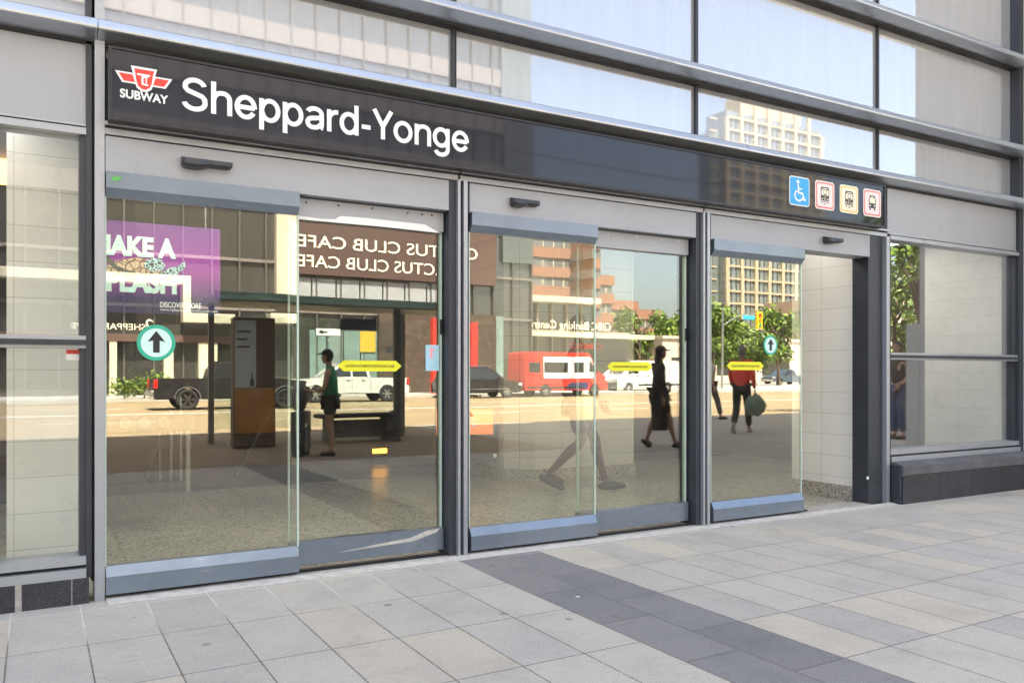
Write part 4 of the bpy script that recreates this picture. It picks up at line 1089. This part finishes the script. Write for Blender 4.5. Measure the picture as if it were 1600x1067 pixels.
def bench(x, y, rz, L, label):
    b_ = empty('bench', (x, y, 0), label, 'bench', rz=rz)
    MB().box(-L/2, L/2, -.22, .22, .43, .50, b=.02).build('seat', mat('dark_bench_top', (.04, .042, .045), .5), b_)
    for s in (-1, 1): MB().box(s*L*.36-.05, s*L*.36+.05, -.18, .18, 0, .43).build('leg', mat('bench_support', (.16, .16, .16), .6), b_)
    MB().box(-L*.3, L*.3, -.10, .10, .08, .38).build('apron', mat('bench_support', (.16, .16, .16), .6), b_)
bench(5.0, -9.1, 0, 1.5, 'dark slab bench under the bus shelter roof')
bench(16.0, -5.9, R(10), 1.4, 'dark bench beside the person in blue jeans')
for u, lb in ((616, 'short dark cap-topped bollard left of the shelter bench'), (730-2, 'short dark cap-topped bollard right of the shelter bench')):
    x, y = ppl(u, 685); bo = empty('bollard', (x, y, 0), lb, 'bollard', 'bollards by the bus shelter')
    MB().tube([(0, 0, 0), (0, 0, .42)], .035, 12).build('post', SHF, bo)
    MB().tube([(0, 0, .42), (0, 0, .46), (0, 0, .52)], .1, 14, rs=[.10, .10, .03]).build('cap', SHF, bo)
LEAFS = [mat('leaf_light', (.17, .26, .03), .6, var=.3, scale=5), mat('leaf_mid', (.10, .16, .03), .6, var=.3, scale=5), mat('leaf_dark', (.045, .08, .02), .6, var=.3, scale=5)]
BARK = mat('bark', (.10, .075, .055), .9, var=.3, scale=12, bump=.6)
def leaves(blobs, n, size, seed):
    rnd = random.Random(seed); mb = MB()
    for (c, r) in blobs:
        for _ in range(int(n*r*r)):
            d = Vector((rnd.gauss(0, 1), rnd.gauss(0, 1), rnd.gauss(0, .8))).normalized()*r*(rnd.random()**.45)*rnd.uniform(.8, 1.15)
            p = Vector(c)+d; a = Vector((rnd.gauss(0, 1), rnd.gauss(0, 1), rnd.gauss(0, 1))).normalized(); b_ = a.orthogonal().normalized()
            b_.rotate(Quaternion(a, rnd.uniform(0, 6.3))); c_ = a.cross(b_); s = size*rnd.choice((.5, .8, 1.0, 1.3, 1.9))
            mb.add([p-b_*s, p+c_*s*.5, p+b_*s, p-c_*s*.5], [(0, 1, 2, 3)], rnd.choice((0, 0, 1, 1, 2)))
    return mb
def tree(x, y, h, r, label, seed, n=260, size=.13, group='street trees across the road', base=0, low=.35):
    rnd = random.Random(seed); t = empty('tree', (x, y, base), label, 'tree', group)
    tk = MB(); tk.tube([(0, 0, 0), (.05, 0, h*.25), (-.04, .05, h*.5), (0, 0, h*.8)], .2, 10, rs=[h*.03, h*.022, h*.017, h*.006])
    blobs = []
    for i in range(11):
        a = rnd.uniform(0, 6.28); rr = r*rnd.uniform(.2, .75); z = h*rnd.uniform(low, .92); k = rnd.uniform(.32, .55)*r
        c = (rr*math.cos(a), rr*math.sin(a), z); blobs.append((c, k)); tk.tube([(0, 0, max(h*.2, z-h*.25)), (c[0]*.5, c[1]*.5, z-h*.08), c], .05, 6, rs=[h*.012, h*.008, .01])
    tk.build('trunk', BARK, t); leaves(blobs, n, size, seed).build('crown', LEAFS, t, fixn=False); return t
# trees placed where they stand beyond the road
for i, (u, Y, h, r, lb) in enumerate(((1112, 62, 8.4, 3.2, 'loose green street tree in front of the beige tower'), (1160, 66, 7.6, 3.0, 'low rounded street tree under the traffic light'),
                                  (1215, 60, 8.2, 3.4, 'wide green street tree right of the traffic light'), (1000, 78, 9.4, 3.2, 'dark green tree in front of the stepped brick building'),
                                  (1050, 84, 9.0, 3.4, 'dark green tree at the end of the brick building'))):
    tree(SX(u, Y), SY(Y), h, r, lb, 40+i, n=150, size=.20)
tree(SX(1398, 24), SY(24), 5.6, 2.6, 'dense bright green tree at the right end of the pavement', 51, n=420, size=.13, low=.18)
tree(SX(1440, 16), SY(16), 7.2, 2.6, 'tall overhanging tree with fine leaves by the stone bay', 52, n=200, size=.10, low=.62)
hd = empty('hedge', (SX(222, 44), SY(44), 0), 'clipped green hedge on the far pavement behind the black pickup', 'hedge')
hb_ = [((dx_, 0, .65+.2*math.sin(dx_*3)), .55) for dx_ in (-1.0, -.5, 0, .5, 1.0)]
leaves(hb_, 900, .07, 5).build('leaves', LEAFS, hd, fixn=False)
MB().tube([(-.8, 0, 0), (-.8, 0, .5)], .04, 6).tube([(.1, 0, 0), (.1, 0, .5)], .04, 6).tube([(.9, 0, 0), (.9, 0, .5)], .04, 6).build('stems', BARK, hd)
# traffic signal and street-name sign
Y = 50; tx = SX(1128, Y)
ts = empty('traffic_signal', (tx, SY(Y), -.0), 'yellow three-lamp traffic signal on a long arm over the road', 'traffic signal')
MB().tube([(0, 0, 0), (0, 0, 6.6)], .1, 10, rs=[.11, .07]).tube([(0, 0, 5.2), (1.8, 0, 6.1), (SX(1185, Y)-tx, 0, 6.3)], .05, 8).build('pole', STEEL, ts)
dxs = SX(1185, Y)-tx
MB().box(dxs-.35, dxs+.35, -.1, .1, 5.0, 6.5, b=.05).build('housing', mat('signal_yellow', (.80, .45, .01), .4), ts)
for k_, c_ in enumerate(((.03, .25, .12), (.35, .2, .02), (.45, .03, .02))):
    MB().disc((dxs, .14, 5.28+.45*k_), 'y', 0, .16, .08, n=18).build('lamp', mat('signal_lens_%s' % 'abc'[k_], c_, .2), ts)
ss = empty('street_sign', (SX(1168, Y), SY(Y)+.1, 5.75), 'small blue street name sign hanging beside the traffic signal', 'sign')
MB().box(-.75, .65, -.02, .02, .0, .34, b=.01).build('plate', BLUE, ss); MB().box(-.05, .05, -.04, -.02, .3, .7).build('clamp', STEEL, ss)
# overhead wire
MB().tube([(SX(640, 40), SY(40), 20+0), (SX(900, 40), SY(40), 18.0), (SX(1300, 40), SY(40), 14.2)], .02, 5)
wr0 = MB().tube([(-20, -31, 13.2), (30, -31, 12.2), (70, -31, 13.2)], .025, 5).build('overhead_wire', BLACK); setp(wr0, 'thin black overhead wire crossing high above the road', 'wire')

Yw = 38; ow = empty('arrow_sign', (SX(513, Yw), SY(Yw), 0), 'white road sign with a black arrow on a thin post by the road', 'sign')
MB().tube([(0, 0, 0), (0, 0, 3.6)], .035, 8).build('post', STEEL, ow)
MB().box(-.62, .62, .04, .07, 2.98, 3.36).build('plate', INK, ow); MB().box(-.59, .59, .071, .078, 3.01, 3.33).build('face', WHITE, ow)
MB().exty([(-.5, 3.17), (-.28, 3.29), (-.28, 3.21), (-.05, 3.21), (-.05, 3.13), (-.28, 3.13), (-.28, 3.05)], .079, .083).build('arrow', INK, ow)
# ================================================================== BUILDINGS ACROSS THE ROAD
def tag(o, l, c, g=None): return setp(o, l, c, g)
FR = mat('curtain_mullion', (.10, .097, .09), .5, .3); BROWN = mat('brown_fascia', (.075, .045, .038), .6, var=.06)
PALE = mat('pale_blind_panel', (.30, .32, .34), .5, var=.1, scale=.6); FASC = mat('cream_fascia', (.52, .48, .37), .5, var=.05)
Y = 50; yb = SY(Y)
A = empty('glass_tower', (0, yb, 0), 'dark glass-fronted tower across the road with a brown shop fascia', 'building')
def ap(b6, nm, m, y0=0, par=None, bev=0): return MB().box(*b6, b=bev).build(nm, m, par or A)
XA1 = 30.6
ap((-50, XA1, -20, -.15, 0, 62), 'core', FARG)
mb = MB()
x = -50
while x <= XA1: mb.box(x-.05, x+.05, -.15, .06, 0, 62); x += 1.55
mb.build('vertical_mullions', FR, A)
mb = MB()
for z in [5.0, 7.9, 11.1]+[11.1+3.4*i for i in range(1, 15)]: mb.box(-50, XA1, -.15, .04, z-.08, z+.10)
for z in [11.1+3.4*i for i in range(0, 15)]: mb.box(-50, XA1, -.15, -.02, z+.1, z+1.1)
mb.build('floor_bands', mat('floor_band_grey', (.17, .155, .145), .6), A)
ap((XA1-2.4, XA1+.02, -.15, .12, 9, 62), 'corner_panel', mat('pale_corner_glass', (.11, .13, .135), .25))
ap((13.4, 23.8, -.1, .30, 7.3, 10.9), 'fascia', BROWN)
ap((SX(429, 50), SX(461, 50), -.1, .5, 5.1, 14), 'stone_pier', mat('pale_stone_pier', (.50, .44, .35), .7))
text('lettering', 'CACTUS CLUB CAFE', 1.05, CREAM, (26.1, yb+.34, 8.95), A, rz=math.pi, bold=.006, width=12.3)
text('lettering', 'CACTUS CLUB CAFE', 1.05, CREAM, (24.6, yb+.34, 7.75), A, rz=math.pi, bold=.006, width=10.8)
ap((23.81, 27.6, -.1, .28, 7.3, 10.9), 'fascia', mat('dark_fascia', (.10, .06, .05), .6))
for i in range(7): ap((13.3+i*1.55, 14.75+i*1.55, -.1, .0, 5.2, 7.1), 'blind_panel', PALE)
# stepped cream canopy edge
def zfasc(pts, nm='canopy_edge'):
    for (x0, x1, z0, z1) in pts: ap((x0, x1, .1, 1.2, z0, z1), nm, FASC)
zfasc([(-2, SX(286, 49), 6.15, 6.65), (SX(286, 49), SX(298, 49), 4.1, 6.65), (SX(298, 49), SX(366, 49), 4.1, 4.6), (SX(422, 49), SX(462, 49), 4.2, 4.75)])
text('lettering', '2', .95, CREAM, (SX(240, 49), yb+.6, 3.55), A, rz=math.pi, width=.42)
text('lettering', 'SHEPPARD AVE', .48, CREAM, (SX(228, 49), yb+.6, 3.6), A, rz=math.pi, width=3.6)
ap((-20, 9.9, .05, .5, 3.0, 3.4), 'shop_fascia', mat('dark_fascia', (.10, .06, .05), .6))
YP = mat('pale_sand_pillar', (.62, .56, .40), .6)  # plain pale sand colour of the storefront pillars
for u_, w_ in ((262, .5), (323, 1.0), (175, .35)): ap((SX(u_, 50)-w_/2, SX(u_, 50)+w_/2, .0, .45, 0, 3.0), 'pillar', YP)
TEALP = mat('teal_shop_glazing', (.20, .28, .26), .3, var=.15, scale=.8)
for i in range(4): ap((SX(484+27*i, 50), SX(509+27*i, 50), -.1, .05, .1, 3.9), 'shop_window', TEALP)
ap((SX(563, 50), SX(587, 50), -.1, .12, 2.6, 3.9), 'yellow_panel', mat('yellow_panel', (.62, .42, .05), .5))
ap((SX(590, 50), 27.5, -.1, .4, 0, 5.2), 'granite_wall', GRANB)
for xx, z0 in ((SX(663, 50), 2.6), (SX(600, 50), 2.6)): ap((xx, xx+.5, .4, .43, z0, z0+.35), 'wall_sign', INK)
ap((27.5, XA1-2.4, -.1, .15, 0, 5.2), 'shop_window', TEALP)
# red corner of the bank
Y2 = 54; yb2 = SY(Y2)
K_ = empty('bank_building', (0, yb2, 0), 'low bank branch with cream canopy band and pale lettering', 'building')
def kp(b6, nm, m): return MB().box(*b6).build(nm, m, K_)
xk0, xk1 = XA1+.2, SX(986, 54)
xk2 = SX(930, 54); STM = mat('stone_mid', (.30, .26, .20), .6)
kp((xk0, xk2, -14, -.15, 0, 6.7), 'core', FARG); kp((xk2, xk1, -14, -.15, 0, 4.2), 'core', FARG)
for i in range(7):
    xx = xk0+(xk2-xk0)*i/6; kp((xx-.07, xx+.07, -.15, .1, 0, 6.7), 'column', STM)
kp((24.2, xk2, -.1, .9, 6.75, 7.2), 'canopy_band', FASC); kp((25.0, xk1+1.5, -.1, 1.3, 4.05, 4.4), 'canopy_band', FASC)
kp((xk0, xk1, -.1, .02, 4.4, 4.6), 'sign_rail', STM)
text('lettering', 'CIBC Banking Centre', .92, CREAM, (SX(966, 53), yb2+.12, 4.72), K_, rz=math.pi, bold=.0, width=SX(966, 53)-SX(835, 53))
text('lettering', 'CIBC', .6, RED, (SX(966, 52), yb2+.15, 3.2), K_, rz=math.pi, bold=.02, width=2.2)
text('lettering', 'CDCC', .6, RED, (SX(936, 52), yb2+.15, 3.2), K_, rz=math.pi, bold=.02, width=1.6)
rp_ = MB().box(-.22, .22, -.2, .2, 0, 4.4).build('red_pillar', RED); rp_.location = (SX(738, 46), SY(46), 0); tag(rp_, 'tall red square pillar at the corner of the glass tower', 'pillar')
rp_ = MB().box(-.35, .35, -.2, .2, 0, 4.6).build('red_pillar', RED); rp_.location = (SX(684, 46), SY(46), 0); tag(rp_, 'shorter red pillar beside the brown granite wall', 'pillar')
# brick office block in steps
Y3 = 120; yb3 = SY(Y3)
BR = mat('orange_brick', (.27, .145, .10), .8, var=.12, scale=1.5); WS = mirror_panel('office_window_strip', (.15, .155, .15), .15)
C3 = empty('brick_office_block', (0, yb3, 0), 'stepped orange brick office block with ribbon windows', 'building')
def bands(x0, x1, h, y0, y1, fl=3.3):
    n = int(h//fl); 
    for i in range(n):
        z = h-(i+1)*fl
        MB().box(x0, x1, y0, y1, z+1.55, z+fl-.02 if i else h).build('brick_band', BR, C3)
        MB().box(x0+.3, x1-.3, y0+.3, y1-.35, z, z+1.55).build('window_strip', WS, C3)
        mb = MB()
        xx = x0+.3
        while xx < x1-.3: mb.box(xx, xx+.18, y1-.36, y1-.28, z, z+1.55); xx += 2.2
        mb.build('window_posts', FASC, C3)
    MB().box(x0, x1, y0, y1, -.1, h-n*fl).build('brick_band', BR, C3)
bands(58, SX(902, 120), 33, -22, 0); bands(SX(902, 120)+.01, SX(935, 112), 24, -22, 7)
bands(SX(935, 116), SX(955, 118), 18.6, -22, 3); bands(SX(955, 118)+.01, SX(998, 120), 14.6, -22, 0); bands(SX(998, 120)+.01, SX(1034, 121), 13.2, -22, -1)
# tower
Y4 = 150; yb4 = SY(Y4); BG = mat('beige_precast', (.40, .34, .24), .7, var=.06); TG = mirror_panel('tower_glass', (.17, .20, .19), .3)
T4 = empty('apartment_tower', (0, yb4, 0), 'tall beige precast apartment tower with green grey glass bays', 'building')
xt0, xt1 = SX(1137, 150), SX(1285, 150); H4 = 71
MB().box(xt0, xt1, -7.5, -.6, 0, H4-4).build('core', TG, T4)
MB().box(xt0-3, xt0, -7.5, -3, 0, H4-9).build('glass_wing', TG, T4)
nb = 7
for i in range(nb+1):
    xx = xt0+(xt1-xt0)*i/nb; MB().box(xx-.5, xx+.5, -.6, 0, 0, H4-(6 if i in (0, nb) else 1)).build('pier', BG, T4)
nf = 22
for j in range(nf):
    z = 3.1*j; MB().box(xt0, xt1, -.6, -.15, z, z+.5).build('spandrel', BG, T4)
    MB().box(xt0-3.1, xt0-.8, -3, -2.8, z, z+.4).build('spandrel', BG, T4)
mb = MB()
for i in range(nb):
    for q in range(1, 3):
        xx = xt0+(xt1-xt0)*(i+q/3)/nb; mb.box(xx-.12, xx+.12, -.6, -.45, 0, H4-5)
mb.build('window_posts', FR, T4)
MB().box(xt0+6, xt1-6, -7, -2, H4-4, H4+1).build('penthouse', BG, T4)
# low wall/podium behind the trees
lp = empty('low_building', (0, SY(75), 0), 'low pale beige flat-roofed building behind the street trees', 'building')
MB().box(SX(1036, 75), SX(1420, 75), -8, 0, 0, 5.4).build('wall', mat('pink_beige_render', (.55, .46, .38), .8), lp)
MB().box(SX(1036, 75)-.2, SX(1420, 75), -8, .25, 5.4, 5.75).build('coping', FASC, lp)
for u_ in (1050, 1120, 1190, 1260, 1340): MB().box(SX(u_, 75), SX(u_, 75)+5, -.05, .04, 1.0, 3.2).build('window', FARG, lp)
fg = empty('corner_block', (0, SY(95), 0), 'plain brown block far along the road on the right', 'building')
MB().box(SX(1330, 95), SX(1500, 95), -20, 0, 0, 15).build('wall', mat('tan_render', (.44, .34, .26), .8), fg)
for i in range(4): MB().box(SX(1335, 95), SX(1495, 95), -.05, .06, 2+3.3*i, 3.6+3.3*i).build('window_strip', WS, fg)

# ================================================================== THINGS INSIDE
ad = empty('advert_banner', (0, 0, 0), 'large purple aquarium advert with white wording and a swimming turtle, behind the left doors', 'advert')
YA = 1.55
def IX(u, v, Y=None): Y = Y or (YA+4.9); return SX(u, Y), SZ(u, v, Y)
def adbox(u0, u1, v0, v1, y, m, nm):
    x0, _ = IX(u0, v0); x1, _ = IX(u1, v0); z1 = SZ((u0+u1)/2, v0, YA+4.9); z0 = SZ((u0+u1)/2, v1, YA+4.9)
    return MB().box(x0, x1, YA-y, YA+.02, z0, z1).build(nm, m, ad), (x0, x1, z0, z1)
m, t, b = nodes('purple_banner')
tc = t.nodes.new('ShaderNodeTexCoord'); sp = t.nodes.new('ShaderNodeSeparateXYZ'); t.links.new(tc.outputs['Object'], sp.inputs[0])
r = ramp(t, math_node(t, 'MULTIPLY_ADD', sp.outputs[2], 1.25, -1.9), [(.0, (.015, .015, .05)), (.28, (.03, .03, .10)), (.33, (.11, .035, .17)), (.55, (.27, .045, .30)), (1, (.10, .035, .17))])
t.links.new(r.outputs[0], b.inputs['Base Color']); t.links.new(r.outputs[0], b.inputs['Emission Color']); b.inputs['Emission Strength'].default_value = .11
b.inputs['Roughness'].default_value = .4; MATS['purple_banner'] = m
GLOWT = emis('backlit_mint', (.62, .85, .80), .07); GLOWW = emis('backlit_white', (.8, .85, .85), .07)
_, (ax0, ax1, az0, az1) = adbox(120, 344, 349, 490, .0, m, 'banner_sheet')
def adt(s, u0, u1, vb, size, mm, bold=.03, y=.004):
    x0, z = IX(u0, vb); x1, _ = IX(u1, vb); k = SZ(u0, vb, YA+4.9)
    z = (SZ(u0, vb, YA+4.9)+SZ(u1, vb, YA+4.9))/2
    o = text('wording', s, size, mm, (x0, YA-y, z), None, width=x1-x0, bold=bold, ext=.0008); 
    o.parent = ad
adt('MAKE A', 145, 275, 399, .185, GLOWT, .05); adt('SPLASH', 146, 276, 455, .195, GLOWT, .05)
adt('DISCOVER MORE', 250, 314, 481, .055, GLOWW, .01); adt('www.ripleysaquariumofcanada.com', 250, 340, 487, .030, GLOWW, .0)
# turtle
tu = MB()
x0, z0 = IX(222, 414); kx = (IX(290, 414)[0]-x0)/68
def tp(pts): return [(x0+a*kx, z0-b_*kx*1.02) for a, b_ in pts]
def lit_print(name, c1, c2, sc_, st):
    m_, t_, b_ = nodes(name); v_ = t_.nodes.new('ShaderNodeTexVoronoi'); v_.feature = 'DISTANCE_TO_EDGE'; v_.inputs['Scale'].default_value = sc_
    q_ = t_.nodes.new('ShaderNodeTexCoord'); t_.links.new(q_.outputs['Object'], v_.inputs['Vector'])
    r_ = ramp(t_, v_.outputs['Distance'], [(.05, c2), (.12, c1)]); t_.links.new(r_.outputs[0], b_.inputs['Base Color']); t_.links.new(r_.outputs[0], b_.inputs['Emission Color'])
    b_.inputs['Emission Strength'].default_value = st; return m_
SHL = lit_print('turtle_shell', (.62, .45, .30), (.16, .10, .06), 22, .09); SKN = lit_print('turtle_skin', (.05, .10, .12), (.55, .80, .85), 45, .09); SHD = mat('turtle_dark', (.10, .12, .09), .6, var=.5, scale=40)
MB().exty(tp([(-62, 12), (-40, -4), (-10, -11), (18, -8), (34, 4), (30, 12), (0, 17), (-40, 20)]), YA-.010, YA-.006).build('turtle_print', SHL, ad)
MB().exty(tp([(-62, -18), (-50, -10), (-38, 4), (-10, 14), (-22, 17), (-44, 8), (-58, -8)]), YA-.014, YA-.010).build('turtle_print', SHD, ad)
MB().exty(tp([(2, 2), (6, -8), (18, -12), (30, -10), (36, 0), (30, 8), (14, 10)]), YA-.018, YA-.0145).build('turtle_print', SKN, ad)
MB().exty(tp([(28, 12), (38, 4), (54, 0), (66, -10), (68, -2), (60, 8), (44, 18), (32, 22)]), YA-.014, YA-.0105).build('turtle_print', SKN, ad)
MB().exty(tp([(11, 0), (14, -4), (18, -3), (17, 1)]), YA-.020, YA-.0185).build('turtle_print', INK, ad)
for zz in (az1+.0,): MB().tube([(ax0+.1, YA+.03, az1), (ax0+.1, YA+.03, 2.75)], .006, 6).tube([(ax1-.1, YA+.03, az1), (ax1-.1, YA+.03, 2.75)], .006, 6).build('hanger', STEEL, ad)
# poster on the column's slanted side
po = empty('transit_poster', (4.20, 3.35, 0), 'dark poster with an orange block and the number 70, beside the tiled column', 'poster', rz=R(-18))
MB().box(-.36, .36, -.02, .02, .22, 1.75, b=.004).build('board', mat('dark_poster', (.07, .06, .06), .4), po)
MB().box(-.34, .30, -.026, -.0205, .52, .80).build('orange_block', emis('burnt_orange', (.70, .18, .03), .18), po)
for s_, z_, sz in (('so see me?', 1.02, .085), ('Or my sanity?', .90, .085)):
    t_ = text('wording', s_, sz, YELB, (0, 0, 0), None, ext=.0005); t_.parent = po; t_.location = (-.33, -.0262, z_)
t_ = text('wording', '70', .13, WHITE, (0, 0, 0), None, ext=.0005, bold=.02); t_.parent = po; t_.location = (-.02, -.0285, .61)
MB().box(-.32, -.10, -.028, -.0265, .66, .672).box(-.32, -.2, -.028, -.0265, .61, .622).exty([(-.10, .63), (-.06, .666), (-.10, .702), (-.09, .666)], -.028, -.0265).build('print_line', WHITE, po)
MB().box(.30, .34, -.03, -.0262, .26, .30).box(-.32, -.26, -.03, -.0262, .44, .48).box(-.14, -.04, -.03, -.0262, .44, .48).build('logo_print', WHITE, po)
# railings
def rail(pts, label, posts=()):
    r_ = empty('handrail', (0, 0, 0), label, 'handrail')
    MB().tube(pts, .028, 10).build('rail', mat('dark_rail', (.06, .06, .065), .4, .5), r_)
    for (x, y, z) in posts: MB().tube([(x, y, 0), (x, y, z)], .02, 10).build('post', STEEL, r_)
def GI(u, v):
    t = 1.2/(v-584); return (645.4+.8647*(u-800))*t, (1111.1-.5023*(u-800))*t-4.9
x, y = GI(226, 752); x2, y2 = SX(256, y+4.9), y
rail([(x, y, .0), (x2, y, SZ(256, 672, y+4.9))], 'sloping dark handrail with steel post behind the leftmost door', [(SX(250, y+4.9), y, .62)])
x, y = GI(275, 752); rail([(x, y, .0), (x, y, .62), (x, y, .95)], 'upright steel barrier post behind the leftmost door', [(x+.05, y, .95), (x-.05, y, .80)])
x, y = GI(368, 746); rail([(x, y, 0), (SX(426, y+4.9), y, SZ(426, 638, y+4.9))], 'sloping dark handrail between the advertising pillar and the door edge', [])
x, y = GI(478, 738); rail([(x, y, .0), (x, y, .55)], 'short upright steel barrier post near the right leaf', [(x, y, .6)])
gs = empty('gate_sign', (0, 0, 0), 'long dark notice bar with three round symbols behind the leftmost door', 'sign')
yg = 4.0; 
MB().box(SX(140, yg+4.9), SX(305, yg+4.9), yg, yg+.03, SZ(230, 673, yg+4.9), SZ(230, 648, yg+4.9)).build('bar', mat('slate_bar', (.10, .12, .14), .5), gs)
for u_ in (196, 226, 256):
    MB().disc((SX(u_, yg+4.9), yg-.004, SZ(230, 660, yg+4.9)), 'y', 0, .055, .004).build('symbol', mat('grey_symbol', (.30, .33, .35), .5), gs)
for u_ in (150, 295): MB().box(SX(u_, yg+4.9)-.02, SX(u_, yg+4.9)+.02, yg+.03, yg+.06, 0, .75).build('post', STEEL, gs)
al = empty('floor_lamp', (SX(592, 10.4), 5.5, 0), 'small lit amber lamp bar low over the inside floor', 'lamp')
MB().box(-.11, .11, -.03, .03, .0, .14, b=.01).build('housing', BLACK, al)
MB().box(-.10, .10, -.04, -.03, .145, .205, b=.005).build('lamp', emis('amber_lamp', (1.0, .42, .03), 1.6), al)
MB().box(-.13, .13, -.03, .03, .14, .21).build('frame', BLACK, al)
ol = empty('orange_sign', (SX(4, 7.0), 2.1, SZ(4, 288, 7.0)), 'orange lit sign panel high behind the left window', 'sign')
MB().box(-.16, .10, -.03, .03, 0, .26, b=.01).build('panel', emis('orange_glow', (1.0, .50, .12), .8), ol); MB().box(-.02, 0, -.01, .01, .26, 1.1).build('hanger', STEEL, ol)
